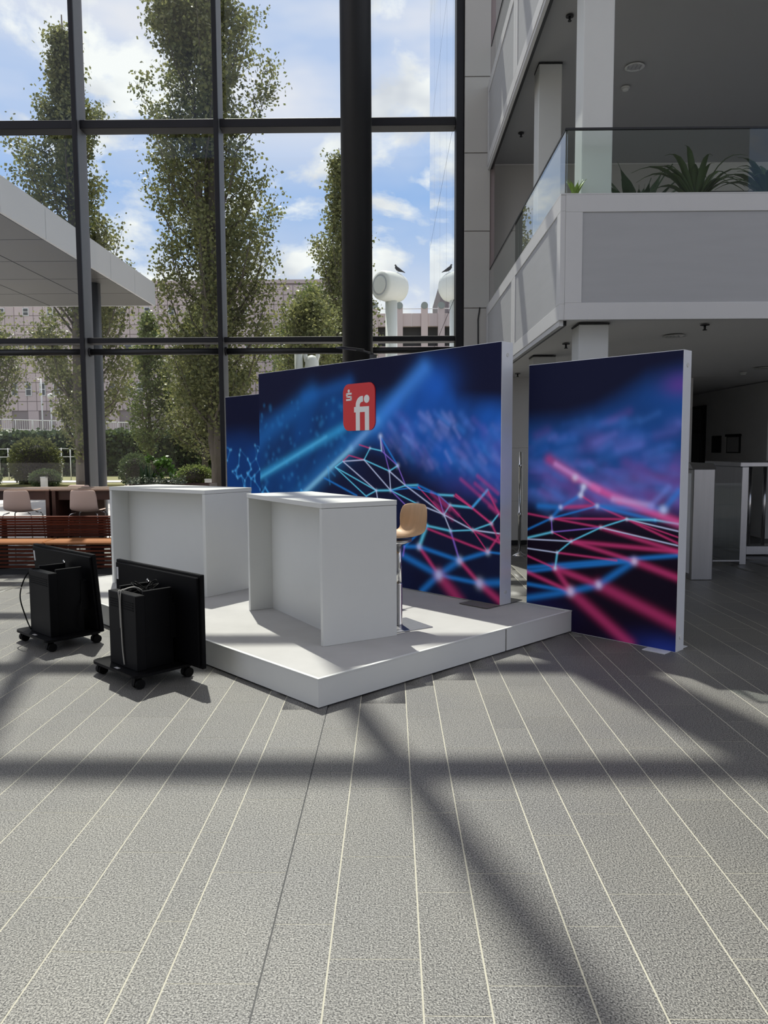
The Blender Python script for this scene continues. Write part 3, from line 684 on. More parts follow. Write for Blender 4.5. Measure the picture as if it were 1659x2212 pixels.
def lightbox(label, a, b0, b1, z0, h, art, thick, res=0.0051):
    """framed textile wall in platform coordinates: front face at a, running from b0 to b1"""
    base = Vector((S0[0], S0[1], 0)) + SA * a + SB * ((b0 + b1) / 2); base.z = z0
    e = empty('backdrop_wall', base, TH, label, 'backdrop')
    w = (b1 - b0) / 2; t = .012
    bx('frame_side', M_alu, e, 0, thick, -w, -w + t, 0, h, 0.002); bx('frame_side', M_alu, e, 0, thick, w - t, w, 0, h, 0.002)
    bx('frame_top', M_alu, e, 0, thick, -w + t, w - t, h - t, h); bx('frame_bottom', M_alu, e, 0, thick, -w + t, w - t, 0, t)
    bx('rear_textile', M_doordark, e, thick - .006, thick - .002, -w + t, w - t, t, h - t)
    nb_, nz_ = int((b1 - b0) / res), int(h / res)
    bb = np.linspace(-w + .004, w - .004, nb_); zz = np.linspace(.004, h - .004, nz_)
    Bg, Zg = np.meshgrid(bb, zz, indexing='ij')
    col = art(Bg + (b0 + b1) / 2, Zg + z0)
    Vx = np.stack([np.full_like(Bg, -.002), Bg, Zg], -1).reshape(-1, 3)
    idx = np.arange(nb_ * nz_).reshape(nb_, nz_)
    F = np.stack([idx[:-1, :-1], idx[:-1, 1:], idx[1:, 1:], idx[1:, :-1]], -1).reshape(-1, 4)
    o = np_mesh('printed_textile', Vx, F, M_print, e)
    o['label'] = 'dark blue print of glowing cyan and pink network lines'
    at = o.data.attributes.new('print', 'FLOAT_COLOR', 'POINT')
    at.data.foreach_set('color', np.concatenate([col.reshape(-1, 3), np.ones((nb_ * nz_, 1))], 1).astype(np.float32).ravel())
    for z in (.12, h - .12):
        for s in (-1, 1):
            MB().tube([(thick / 2, s * w, z), (thick / 2, s * (w + .006), z)], 0.018, 16).build('bolt_cap', M_white, e)
    return e, w
e, w = lightbox('wide dark blue network-print backdrop standing on the platform, carrying the red sign', 2.70, 0.60, 4.60, PZ + .006, 2.5, art_main, 0.17)
for s in (-1, 1):
    bx('foot_plate', M_foot, e, -.20, .0, s * (w - .17) - .17, s * (w - .17) + .17, 0, .006); bx('foot_plate', M_foot, e, .17, .36, s * (w - .17) - .17, s * (w - .17) + .17, 0, .006)
e, w = lightbox('narrow pink and blue network-print backdrop standing on the floor right of the platform', 3.01, -1.0, 0.515, 0.0, 2.5, art_right, 0.14)
bx('foot_plate', M_alu, e, -.12, .0, -w + .04, -w + .24, 0, .005); bx('foot_plate', M_alu, e, .14, .26, -w + .02, -w + .22, 0, .005)
bx('foot_plate', M_alu, e, .14, .26, w - .24, w - .04, 0, .005)
e, w = lightbox('dark blue backdrop half hidden at the far left of the wide one', 3.12, 4.58, 6.10, 0.0, 2.5, art_left, 0.14, 0.009)
bx('foot_plate', M_alu, e, -.12, .0, w - .24, w - .04, 0, .005)

# ---- red sign
def rrect(w, h, r, n=8):
    P = []
    for cx, cy, a0 in ((w - r, h - r, 0), (-w + r, h - r, 90), (-w + r, -h + r, 180), (w - r, -h + r, 270)):
        for k in range(n + 1):
            t = R(a0 + 90 * k / n); P.append((cx + r * math.cos(t), cy + r * math.sin(t)))
    return P
sp = Vector((S0[0], S0[1], 0)) + SA * 2.698 + SB * 2.60; sp.z = 2.185
sign = empty('logo_sign', sp, TH - R(90), 'red rounded square sign with white fi lettering on the wide backdrop', 'sign')
# local x = to the right for the viewer, y = into the wall
MB().prism(rrect(.27, .265, .098), -.014, -.001, 'y').build('plate', M_red, sign)
def arc_band(cx, cz, r0, r1, a0, a1, n=10):
    out = [(cx + r1 * math.cos(R(a0 + (a1 - a0) * k / n)), cz + r1 * math.sin(R(a0 + (a1 - a0) * k / n))) for k in range(n + 1)]
    inn = [(cx + r0 * math.cos(R(a0 + (a1 - a0) * k / n)), cz + r0 * math.sin(R(a0 + (a1 - a0) * k / n))) for k in range(n + 1)]
    return out, inn
def letter(name, polys, disks=()):
    mb = MB()
    for P in polys: mb.prism(P, -.017, -.0135, 'y')
    for cx, cz, r in disks: mb.prism([(cx + r * math.cos(2 * math.pi * k / 20), cz + r * math.sin(2 * math.pi * k / 20)) for k in range(20)], -.017, -.0135, 'y')
    o = mb.build(name, M_signwhite, sign); return o
def band(cx, cz, r0, r1, a0, a1, n=8):
    o_, i_ = arc_band(cx, cz, r0, r1, a0, a1, n); return [[o_[k], o_[k + 1], i_[k + 1], i_[k]] for k in range(n)]
rec = lambda x0, x1, z0, z1: [(x0, z0), (x1, z0), (x1, z1), (x0, z1)]
# f: stem to the plate's lower edge, hook, crossbar; i: stem joined to the crossbar, dot
f_p = [rec(-.047, .022, -.265, -.059), rec(-.075, .176, -.059, .002), rec(-.047, .022, .002, .015), rec(.058, .076, .055, .120)] + band(.058, .015, .038, .105, 90, 180, 10)
letter('letter_f', f_p)
letter('letter_i', [rec(.106, .176, -.265, -.059)], [(.137, .084, .045)])
letter('letter_s', [rec(-.206, -.116, .145, .166), rec(-.206, -.122, .111, .130), rec(-.212, -.122, .077, .097), rec(-.212, -.186, .130, .160), rec(-.206, -.186, .111, .130), rec(-.140, -.116, .083, .125)], [(-.166, .187, .018), (-.203, .157, .009), (-.125, .086, .009), (-.125, .121, .009)])
arm_p = Vector((S0[0], S0[1], 0)) + SA * 2.70 + SB * 2.42; arm_p.z = PZ + 2.508
arm = empty('arm_light', arm_p, TH, 'slim dark arm lamp clamped on top of the wide backdrop', 'lamp')
bx('clamp', M_dark, arm, .02, .07, -.03, .03, -.004, .05)
MB().tube([(.045, 0, .05), (0.0, 0, .065), (-.20, 0, .078)], 0.010, 8).build('arm', M_dark, arm)
bx('lamp_head', M_dark, arm, -.46, -.12, -.045, .045, .075, .092, 0.004)

# ================================================================== COUNTERS
def counter(name, x, y, ang, label, w=.665, l=1.57):
    c = empty(name, (x, y, PZ + .0005), R(ang), label, 'counter')
    bx('end_panel', M_white, c, 0, w, 0, .04, 0, 1.058, 0.002); bx('end_panel', M_white, c, 0, w, l - .04, l, 0, 1.058, 0.002)
    bx('front_panel', M_white, c, .226, .248, .0405, l - .0405, 0, 1.058)
    bx('counter_top', M_white, c, -.002, w + .002, -.002, l + .002, 1.061, 1.10, 0.002)
    return c
counter('counter', -0.53, 5.64, 31.6, 'white standing counter in front, with the wooden stool behind its right end')
counter('counter', -1.90, 7.59, 56.0, 'white standing counter behind, partly hidden by the black screen carts')

# ================================================================== BAR STOOL
stool = empty('bar_stool', (0.055, 6.33, PZ + .0005), R(31.6), 'oak shell bar stool on a chrome post behind the front counter', 'stool')
bx('base_plate', M_steel, stool, -.21, .21, -.21, .21, 0, .008, 0.003)
MB().lathe([(.034, .008), (.030, .02), (.030, .36), (.028, .37)], seg=20).build('outer_tube', M_chrome, stool)
MB().lathe([(.025, .36), (.025, .715)], seg=20).build('piston', M_chrome, stool)
MB().lathe([(.03, .70), (.11, .725), (.115, .745)], seg=24).build('seat_mount', M_steel, stool)
# shell: local -x is the sitter's front, +x the back
sh = MB(); P = []; Q = []
prof = [(-.215, .775), (-.20, .772), (-.10, .765), (0.02, .762), (.10, .768), (.155, .80), (.185, .86), (.20, .94), (.215, 1.045)]
wid = [.165, .185, .20, .205, .20, .198, .208, .215, .188]
for (px_, pz_), hw in zip(prof, wid):
    row = []
    for k in range(9):
        t = -1 + k / 4; cur = .035 * t * t
        back = max(0, min(1, (pz_ - .77) / .12))
        row.append((px_ - cur * back * 1.6, hw * t, pz_ + cur * (1 - back) * .9 - (.022 * abs(t) ** 4 if pz_ > 1.0 else 0)))
    P.append(row)
sh.grid(P)
so = sh.build('seat_shell', M_ply, stool, fix=False)
md = so.modifiers.new('thick', 'SOLIDIFY'); md.thickness = .012; md.offset = 0
so.modifiers.new('sub', 'SUBSURF').render_levels = 1
MB().tube([(-.02, 0, .30), (-.16, 0, .28)], .010, 8).build('foot_bar', M_chrome, stool)
bx('height_lever', M_chrome, stool, -.06, .0, .06, .075, .715, .722)

# ================================================================== SCREEN CARTS
def spline(pts, n=6):
    P = [Vector(p) for p in pts]; P = [P[0]] + P + [P[-1]]; out = []
    for i in range(1, len(P) - 2):
        for k in range(n):
            t = k / n; a, b, c, d = P[i - 1], P[i], P[i + 1], P[i + 2]
            out.append(.5 * ((2 * b) + (c - a) * t + (2 * a - 5 * b + 4 * c - d) * t * t + (3 * b - a - 3 * c + d) * t ** 3))
    return out + [P[-2]]
def castor(par, x, y):
    c = empty('castor', (x, y, 0), parent=par)
    for s in (-1, 1):
        MB().tube([(s * .012, .012, .036), (s * .034, .012, .036)], .036, 18).build('wheel', M_rubber, c)
    MB().prism([(-.03, .03), (.045, .02), (.03, .075), (-.02, .082)], -.011, .011, 'x').build('fork', M_black, c)
    MB().tube([(0, 0, .07), (0, 0, .088)], .012, 8).build('stem', M_steel, c)
def cart(x, y, ang, label, tx0, tx1, ty, tilt, z0, h, cable_side):
    c = empty('screen_cart', (x, y, 0), R(ang), label, 'screen cart')
    pl = [(px_ , py_ + .22) for px_, py_ in rrect(.33, .25, .06)]
    MB().prism(pl, .088, .108, 'z').build('base_plate', M_blackmetal, c)
    for sx in (-1, 1):
        castor(c, sx * .275, .02); castor(c, sx * .275, .42)
    body = bx('column_cabinet', M_blackmetal, c, -.17, .235, .05, .125, .108, .66, 0.004)
    bx('side_wall', M_blackmetal, c, -.145, -.118, .1255, .36, .108, .685, 0.003); bx('side_wall', M_blackmetal, c, .185, .212, .1255, .36, .108, .685, 0.003)
    for k in range(4): bx('vent_slot', M_rubber, c, -.14, .20, .046, .0505, .60 - k * .018, .606 - k * .018)
    bx('type_plate', M_paper, c, .0, .055, -.012, .012, .1085, .110)
    tv = empty('display', (0, ty, z0), parent=c); tv.rotation_euler = (R(tilt), 0, 0)
    bx('rear_shell', M_black, tv, tx0 + .02, tx1 - .02, -.022, .0, .02, h - .02, 0.006)
    bx('bezel', M_black, tv, tx0, tx1, -.004, .030, 0, h, 0.004)
    bx('screen', M_darkglass, tv, tx0 + .012, tx1 - .012, .0302, .0312, .012, h - .012)
    bx('sticker', M_sticker, tv, tx0 + .035, tx0 + .065, -.0235, -.022, h - .16, h - .06)
    bx('wall_mount', M_blackmetal, c, -.16, .22, .335, ty - .018, .30, .56)
    MB().tube([(-.10, .33, .685), (-.10, .33, .70), (-.085, .33, .715), (-.065, .33, .70), (-.08, .33, .69)], .006, 6).build('hook', M_chrome, c)
    if cable_side:
        MB().tube(spline([(-.10, .11, .665), (-.16, .07, .655), (-.215, .02, .55), (-.25, .0, .40), (-.22, .03, .22), (-.16, .045, .12)]), .006, 6).build('power_cable', M_rubber, c)
        MB().tube(spline([(.23, .30, .16), (.25, .31, .30), (.22, .34, .40)]), .006, 6).build('power_cable', M_rubber, c)
    else:
        MB().tube(spline([(.06, .24, .63), (.05, .16, .69), (.035, .08, .685), (.03, .044, .655), (.03, .042, .45), (.04, .042, .25), (.06, .042, .13)]), .0055, 6).build('power_cable', M_cablegrey, c)
        MB().tube(spline([(-.005, .09, .665), (.0, .046, .672), (.012, .042, .60), (.02, .042, .40)]), .004, 6).build('signal_cable', M_cablegrey, c)
        rr = random.Random(4)
        for k in range(7):
            p = [(rr.uniform(-.09, .16), rr.uniform(.15, .32), rr.uniform(.60, .74)) for _ in range(4)]
            MB().tube(spline(p), .004, 5).build('loose_cable', M_rubber, c)
    return c
cart(-2.05, 5.42, -42.4, 'black screen cart nearest the camera, seen from behind with cables hanging out', -.70, .54, .40, 0, .11, .695, False)
cart(-3.138, 6.425, -41.8, 'black screen cart at the left, tilted screen, seen from behind', -.88, .34, .45, 4.5, .10, .70, True)

# ================================================================== BENCH, TABLES, CHAIRS, PLANTER
bench = empty('slatted_bench', (-5.6, 10.2, 0), label='long dark red slatted wooden bench with a lighter seat', cat='bench')
X0, X1 = -2.9, 2.9
for k in range(6):
    z = .10 + k * .054
    bx('front_slat', M_wood, bench, X0, X1, 0.02, .055, z, z + .030, 0.003)
for xb in (-2.2, .83, 2.2):
    for k in range(6):
        bx('spacer_block', M_wood, bench, xb - .12, xb + .12, -.005, .02, .10 + k * .054, .135 + k * .054, 0.003)
for xb in (-2.8, -1.4, 0, 1.4, 2.8):
    bx('support', M_dark, bench, xb - .03, xb + .03, .06, .52, 0, .42); bx('support', M_dark, bench, xb - .03, xb + .03, .525, .56, 0, .74)
bx('plinth', M_dark, bench, X0 + .05, X1 - .05, .08, .5, 0, .075)
for s0, s1 in ((-2.9, -1.58), (-1.57, .82), (.83, 2.9)):
    bx('seat_plank', M_seatwood, bench, s0, s1, -.03, .44, .425, .47, 0.018)
for k in range(7):
    z = .485 + k * .039; cut = -2.9 + (1.1 + 1.7 * ((k * 37) % 10) / 10)
    for s0, s1 in ((-2.9, cut), (cut + .004, cut + 2.0), (cut + 2.004, 2.9)):
        bx('back_slat', M_wood, bench, s0, s1, .48, .52, z, z + .031, 0.003)
bx('top_rail', M_wood, bench, X0, X1, .465, .575, .757, .772, 0.004)

def bar_table(x0, x1, label, solid):
    t = empty('bar_table', ((x0 + x1) / 2, 12.05, 0), label=label, cat='table'); w = (x1 - x0) / 2
    bx('table_top', M_tabletop, t, -w, w, -.37, .37, 1.085, 1.115, 0.004)
    bx('apron', M_tablewood, t, -w + .06, w - .06, -.30, -.27, .94, 1.085); bx('apron', M_tablewood, t, -w + .06, w - .06, .27, .30, .94, 1.085)
    bx('leg_panel', M_tablewood, t, -w + .01, -w + .07, -.36, .36, 0, 1.085, 0.003); bx('leg_panel', M_tablewood, t, w - .07, w - .01, -.36, .36, 0, 1.085, 0.003)
    bx('foot_rail', M_tablewood, t, -w + .07, w - .07, -.03, .03, .20, .25)
    if solid: bx('cabinet_panel', mat('brown_panel', (0.16, 0.10, 0.075), .5, var=.15, scale=5), t, -w + .07, -w + .62, .20, .26, .25, .94)
bar_table(-7.6, -5.36, 'dark wooden bar table at the left picture edge, behind the bench', False)
bar_table(-5.34, -4.05, 'dark wooden bar table with a brown side panel, right of the first', True)

def shell_chair(x, y, rz, label):
    c = empty('shell_chair', (x, y, 0), R(rz), label, 'chair', None)
    P = []
    for px_, pz_, hw in ((-.20, .80, .19), (-.19, .795, .205), (-.05, .79, .215), (.08, .79, .215), (.16, .81, .215), (.195, .86, .213), (.215, .98, .205), (.235, 1.13, .19)):
        row = []
        for k in range(9):
            t = -1 + k / 4; bk = max(0, min(1, (pz_ - .80) / .1))
            row.append((hw * t, px_ - .05 * t * t * bk, pz_ + .03 * t * t * (1 - bk)))
        P.append(row)
    o = MB().grid(P).build('shell', M_shell, c, fix=False)
    md = o.modifiers.new('thick', 'SOLIDIFY'); md.thickness = .012; md.offset = 0; o.modifiers.new('sub', 'SUBSURF').render_levels = 1
    for sx in (-1, 1):
        for sy in (-1, 1):
            MB().tube([(sx * .14, sy * .12, .785), (sx * .20, sy * .17, .765), (sx * .215, sy * .185, .74), (sx * .25, sy * .22, .0)], .009, 8).build('leg', M_chrome, c)
    MB().tube([(-.235, -.205, .30), (.235, -.205, .30)], .008, 6).build('foot_ring', M_chrome, c); MB().tube([(-.235, .205, .30), (.235, .205, .30)], .008, 6).build('foot_ring', M_chrome, c)
    return c
shell_chair(-5.60, 11.30, 180, 'beige shell bar chair at the left table, its back to the camera')
shell_chair(-4.60, 11.30, 180, 'beige shell bar chair at the right table, its back to the camera')
shell_chair(-5.38, 12.66, 0, 'pale bar chair on the far side of the left table, mostly hidden')
shell_chair(-4.42, 12.66, 0, 'pale bar chair on the far side of the right table, mostly hidden')

planter = empty('planter', (-3.42, 11.75, 0), label='dark plant trough hidden behind the rear counter', cat='planter')
for q in ((-.62, .62, -.25, -.22), (-.62, .62, .22, .25), (-.62, -.59, -.22, .22), (.59, .62, -.22, .22)):
    bx('side_board', M_tablewood, planter, *q, 0, 1.19)
bx('soil', M_soil, planter, -.59, .59, -.22, .22, 0.9, 1.17)
def blade(mb, base, tip, w, bend, side):
    base, tip, side = Vector(base), Vector(tip), Vector(side).normalized(); P = []
    for k in range(8):
        t = k / 7; p = base.lerp(tip, t) + Vector(bend) * math.sin(t * math.pi) ; ww = w * (math.sin(min(1, t * 1.15 + .12) * math.pi) ** .7 if t < 1 else 0)
        n = side.cross(tip - base).normalized() * (w * .25)
        P.append([p - side * ww + n * .6, p, p + side * ww + n * .6])
    return mb.grid(P)
def solid(o, t=.004):
    md = o.modifiers.new('thick', 'SOLIDIFY'); md.thickness = t; md.offset = 0
rr = random.Random(12)
sn = empty('snake_plant', (-3.84, 11.70, 1.17), label='snake plant with upright dark blades behind the rear counter', cat='plant')
for k in range(12):
    a = rr.uniform(0, 6.28); r0 = rr.uniform(0, .06); h = rr.uniform(.24, .42)
    b0 = (r0 * math.cos(a), r0 * math.sin(a), 0); t0 = (b0[0] + .16 * math.cos(a) * rr.random(), b0[1] + .1 * math.sin(a), h)
    solid(blade(MB(), b0, t0, .038, (.015 * math.cos(a), 0, 0), (math.cos(a + 1.5), math.sin(a + 1.5), 0)).build('leaf', M_plantdark, sn, fix=False))
fi = empty('ficus', (-3.72, 11.75, 1.17), label='small bushy green pot plant beside the snake plant', cat='plant')
MB().tube([(0, 0, 0), (.01, 0, .2), (.0, .01, .38)], [.012, .009, .004], 6).build('stem', M_bark, fi)
pts = [];
for k in range(13):
    c = (rr.uniform(-.17, .30), rr.uniform(-.12, .12), rr.uniform(.10, .42)); c = (c[0] * (1.15 - c[2]), c[1], c[2])
    pts += [(c[0] + rr.gauss(0, .035), c[1] + rr.gauss(0, .035), c[2] + rr.gauss(0, .03)) for _ in range(26)]
    MB().tube([(0, 0, .12), c], [.006, .002], 5).build('twig', M_bark, fi)
leaf_cloud('leaves', pts, .062, M_plantgreen, fi, 3)
gc = empty('ground_cover_plant', (-3.60, 11.60, 1.18), label='low variegated ground cover spilling along the plant trough', cat='plant')
pts = [(rr.uniform(-.52, .40), rr.gauss(0, .06), abs(rr.gauss(0.03, .045))) for _ in range(700)]
leaf_cloud('leaves', pts, .038, leaf_mat('variegated_leaf', (.03, .05, .03), (.30, .34, .24), .15), gc, 5)

# plants on the balcony
def strap_plant(x, y, z, n, L, w, m, label, seed, droop=.35, upr=.7, spread=(0, 6.28)):
    p = empty('balcony_plant', (x, y, z), label=label, cat='plant'); r = random.Random(seed)
    MB().lathe([(w * 1.8, 3.313 - z), (w * 2.2, 0), (w * 1.9, 0), (w * 1.8, -.02)], seg=16).build('pot', M_doordark, p)
    for k in range(n):
        a = spread[0] + (spread[1] - spread[0]) * (k + r.random() * .7) / n; l = L * r.uniform(.7, 1.1); el = r.uniform(upr - .25, upr + .35)
        tip = (l * math.cos(el) * math.cos(a), l * .55 * math.cos(el) * math.sin(a), l * math.sin(el))
        o = blade(MB(), (0, 0, 0), tip, w, (0, 0, l * droop * .5), (-math.sin(a), math.cos(a), 0.2)).build('leaf', m, p, fix=False); solid(o, .003)
strap_plant(2.62, 8.22, 4.10, 13, .66, .070, M_plantdark, 'dark broad-leaved plant next to the column behind the balcony glass', 2, .12, .85)
strap_plant(3.02, 7.72, 4.10, 26, .66, .032, leaf_mat('strap_leaf', (.03, .07, .02), (.09, .14, .035), .3), 'green strap-leaved plant in the middle of the balcony glass', 3, .55, .45)
strap_plant(3.78, 7.74, 4.10, 22, .66, .035, MATS['strap_leaf'], 'green strap-leaved plant at the right picture edge on the balcony', 4, .5, .5)
strap_plant(1.775, 7.49, 4.12, 7, .22, .022, leaf_mat('lime_leaf', (.18, .30, .03), (.30, .40, .06), .3), 'small bright yellow-green plant at the balcony glass corner', 6, .2, .9)

# ================================================================== TURNSTILE, GATE, STANCHION
g = empty('access_gate', (4.0, 9.66, 0), label='tall stainless steel turnstile pedestal right of the pink backdrop', cat='turnstile')
bx('housing', M_steel, g, -.14, .14, 0, 1.3, 0.0, 1.44, 0.01); MB().prism([(-.0, 1.44), (1.3, 1.44), (1.3, 1.51), (.10, 1.51)], -.15, .15, 'x').build('cap', M_steel, g)
bx('inset_panel', M_alu, g, -.145, -.139, .06, 1.2, .08, 1.38)
g = empty('glass_barrier', (4.15, 10.9, 0), label='low framed glass barrier between the turnstile pedestal and the barred gate', cat='barrier')
for x0 in (0.0, .47):
    bx('glass_panel', M_rail_glass, g, x0 + .02, x0 + .43, -.006, .006, .08, 1.2)
    for q in ((x0, x0 + .02, .06, 1.22), (x0 + .43, x0 + .45, .06, 1.22)): bx('post', M_steel, g, q[0], q[1], -.012, .012, q[2], q[3])
    bx('rail', M_steel, g, x0 + .02, x0 + .43, -.01, .01, .06, .08)
g = empty('barred_gate', (5.08, 10.96, 0), label='steel gate frame with vertical tubes at the right picture edge', cat='gate')
bx('post', M_steel, g, 0, .10, 0, 1.2, .0, 1.43, 0.006); bx('top_beam', M_steel, g, -.03, 2.4, 0, 1.25, 1.43, 1.50, 0.008); bx('floor_beam', M_steel, g, .1, 2.4, .9, 1.2, 0.02, .16, 0.006)
bx('post', M_steel, g, 2.3, 2.4, 0, 1.2, .0, 1.43, 0.006)
for k in range(8): MB().tube([(.62 + k * .23, 1.05, .16), (.62 + k * .23, 1.05, 1.43)], .026, 12).build('bar', M_chrome, g)
st = empty('stanchion', (2.04, 12.0, 0), label='slim chrome barrier post seen between the two big backdrops', cat='post')
MB().lathe([(.12, 0), (.12, .008), (.05, .04), (.03, .07)], seg=20).build('foot', M_chrome, st)
MB().lathe([(.022, .06), (.022, .62), (.028, .63), (.028, .70), (.020, .71), (.020, 1.40), (.027, 1.41), (.027, 1.47), (.02, 1.48), (.02, 1.66)], seg=16).build('pole', M_chrome, st)
bx('hinge_bar', M_chrome, st, .03, .045, -.008, .008, .25, 1.64)

# ================================================================== OUTSIDE: neighbouring mirror-glass wing
mw_ = empty('mirror_wing', (1.30, 13.7, 0), label='mirror-glazed wing of the building outside, right of the black column', cat='building')
bx('core', M_doordark, mw_, .06, .34, 0, 12.2, 0, 33)
zl = [0.0] + [1.2 + 3.6 * k for k in range(9)]
yl = [0, 1.2, 2.6, 4.4, 6.8, 9.5, 12.2]
for z0, z1 in zip(zl[:-1], zl[1:]):
    for y0, y1 in zip(yl[:-1], yl[1:]):
        bx('pane', M_mirror, mw_, 0, .05, y0 + .012, y1 - .012, z0 + .012, z1 - .012)

# ---- canopy
CX, CYF, CZ = -6.95, 22.5, 5.96
can = empty('canopy', (CX, CYF, 0), label='grey metal entrance canopy outside at the left', cat='canopy')
bx('roof_deck', M_doordark, can, -16, -.05, -8.8, -.05, CZ + .02, CZ + .60)
for k in range(5):
    bx('fascia_panel', M_canopy, can, -.06, 0, -(k + 1) * 1.76 + .018, -k * 1.76, CZ, CZ + .65)
for k in range(6): bx('fascia_panel', M_canopy, can, -(k + 1) * 2.7 + .012, -k * 2.7 - .06 * (k == 0), -.06, 0, CZ, CZ + .65)
for i in range(9):
    for j in range(5):
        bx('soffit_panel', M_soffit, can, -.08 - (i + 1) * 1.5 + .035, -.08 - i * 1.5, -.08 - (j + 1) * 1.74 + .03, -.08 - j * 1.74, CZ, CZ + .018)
co = empty('canopy_column', (-7.6, 19.5, -.05), label='round grey steel column carrying the outdoor canopy', cat='column')
MB().lathe([(.17, 0), (.17, CZ + .05)], seg=28).build('shaft', mat('grey_column_paint', (.09, .095, .11), .45, .1), co); MB().lathe([(.26, 0), (.26, .03)], seg=24).build('base_plate', M_steel, co)

# ---- ventilation stacks
v = empty('vent_stack', (0.0, 31.0, 0), label='tall white ventilation stack with a barrel-shaped head', cat='vent stack')
MB().lathe([(.24, 0), (.24, 7.75)], seg=28).build('pipe', M_vent, v)
d = Vector((-.72, -.69, 0)).normalized(); hc = Vector((0.02, 0, 8.25))
prof = [(-.66, .40), (-.64, .52), (-.55, .57), (-.2, .60), (.2, .59), (.45, .52), (.58, .38), (.63, .18), (.64, .02)]
mb = MB(); mb.tube([hc - d * p for p, r in prof], [r for p, r in prof], 32); mb.build('head', M_vent, v)
MB().tube([hc + d * .672, hc + d * .655], .41, 28).build('grille', M_ventface, v); MB().tube([hc + d * .69, hc + d * .675], [.30, .36], 28).build('cover', M_vent, v)
bd = empty('bird', (0.26, 31.0, 8.84), label='small dark bird perched on the barrel-shaped vent head', cat='bird')
mb = MB(); mb.tube([(.30, 0, -.02), (.20, 0, .03), (.10, 0, .07), (0, 0, .13), (-.06, 0, .19), (-.07, 0, .25), (-.085, 0, .285), (-.13, 0, .275)], [.012, .03, .06, .075, .06, .035, .035, .006], 10); mb.build('body', M_bird, bd)
for s in (-.02, .02): MB().tube([(.02, s, .08), (.01, s, -.02)], .006, 5).build('leg', M_bird, bd)
v = empty('vent_stack', (-3.42, 28.0, 0), label='plain white vent pipe outside above the wide backdrop', cat='vent stack')
MB().lathe([(.15, 0), (.15, 5.26), (.12, 5.28)], seg=24).build('pipe', M_vent, v)
v = empty('vent_dome', (-2.93, 28.0, 0), label='white domed vent with two upright prongs outside above the wide backdrop', cat='vent stack')
MB().lathe([(.26, 0), (.26, 4.75), (.25, 4.95), (.20, 5.08), (.12, 5.16), (.02, 5.19)], seg=24).build('dome', M_vent, v)
for x0, x1 in ((-.20, -.24), (.17, .22)): MB().tube([(x0, 0, 4.95), (x1, 0, 5.15), (x1, 0, 5.30), (x1, 0, 5.34)], [.07, .08, .07, .03], 12).build('prong', M_vent, v)

# ---- main pink stone building
BYD = 75.0
bl = empty('stone_building', (0, BYD, 0), label='long pink stone-clad building behind the trees', cat='building')
bx('core', M_pinkjoint, bl, -60, -2.2, .08, 14, 3.0, 18.2); bx('parapet', M_pink, bl, -60, -2.2, -.02, .3, 18.0, 18.35)
bx('base_wall', M_pink, bl, -60, -2.2, .3, 14, 0, 3.3)
PW, PH = 0.95, 0.93
pm = MB().box(-.5, .5, -.02, .06, -.5, .5).mesh('panel', False)
wins = []
for k in range(-3, 20): wins.append((-37.43 + k * 1.395 + .0, 7.2, 8.5, .62))
for k in range(-3, 14): wins.append((-38.4 + k * 2.4, 15.0, 15.8, .62))
for k in range(-3, 14): wins.append((-38.0 + k * 2.4, 11.0, 12.2, .8))
for q in wins:
    if q[0] > -14: continue
    w_ = empty('window', (q[0], -.03, 0), parent=bl)
    bx('window_frame', M_winframe, w_, -q[3] / 2, q[3] / 2, -.04, .04, q[1], q[2]); bx('window_pane', M_darkglass, w_, -q[3] / 2 + .09, q[3] / 2 - .09, -.06, -.035, q[1] + .09, (q[1] + q[2]) / 2 - .04)
    bx('window_pane', M_darkglass, w_, -q[3] / 2 + .09, q[3] / 2 - .09, -.06, -.035, (q[1] + q[2]) / 2 + .04, q[2] - .09)
cnt = 0
rest = MB()
for i in range(60):
    x = -59.5 + i * PW
    for j in range(13):
        z = 6.2 + j * PH
        if x > -2.4: continue
        vis = (-39.5 < x < -23) or (-14.5 < x < -4.5 and z > 10)
        if vis and cnt < 300:
            o = link('panel', pm, M_pink, bl, (x, 0, z)); o.scale = (PW - .05, 1, PH - .05); cnt += 1
        else:
            rest.box(x - PW / 2 + .03, x + PW / 2 - .03, -.02, .06, z - PH / 2 + .03, z + PH / 2 - .03)
tag(rest.build('far_panels', M_pink, bl, fix=False), kind='stuff')
for k in range(12):      # open ground floor bays
    x = -41.0 + k * 2.68
    bx('pier', M_pink, bl, x - .52, x + .52, -.05, .6, 3.2, 5.72); bx('opening', M_darkroom, bl, x + .52, x + 2.16, .12, .2, 3.2, 5.72)
# ramp with white railing
rp = empty('ramp', (-42, 66, 0), label='sloping white ramp wall with a white picket railing', cat='ramp')
L_ = 30
mb = MB(); mb.prism([(0, 0), (L_, 0), (L_, 2.85), (0, 3.75)], 0, .25, 'y'); mb.build('ramp_wall', mat('ramp_concrete', (.55, .55, .55), .8, var=.1, scale=1), rp)
slope = lambda x: 3.75 - .03 * x
MB().tube([(0, 0, slope(0) + 1.0), (L_, 0, slope(L_) + 1.0)], .045, 6).build('top_rail', M_winframe, rp); MB().tube([(0, 0, slope(0) + .15), (L_, 0, slope(L_) + .15)], .035, 6).build('lower_rail', M_winframe, rp)
for k in range(21): MB().tube([(k * 1.5, 0, slope(k * 1.5) - .1), (k * 1.5, 0, slope(k * 1.5) + 1.02)], .04, 6).build('rail_post', M_winframe, rp)
mb = MB()
for k in range(150): mb.box(k * .2 - .014, k * .2 + .014, -.014, .014, slope(k * .2) + .15, slope(k * .2) + .98)
tag(mb.build('pickets', M_winframe, rp, fix=False), kind='stuff')
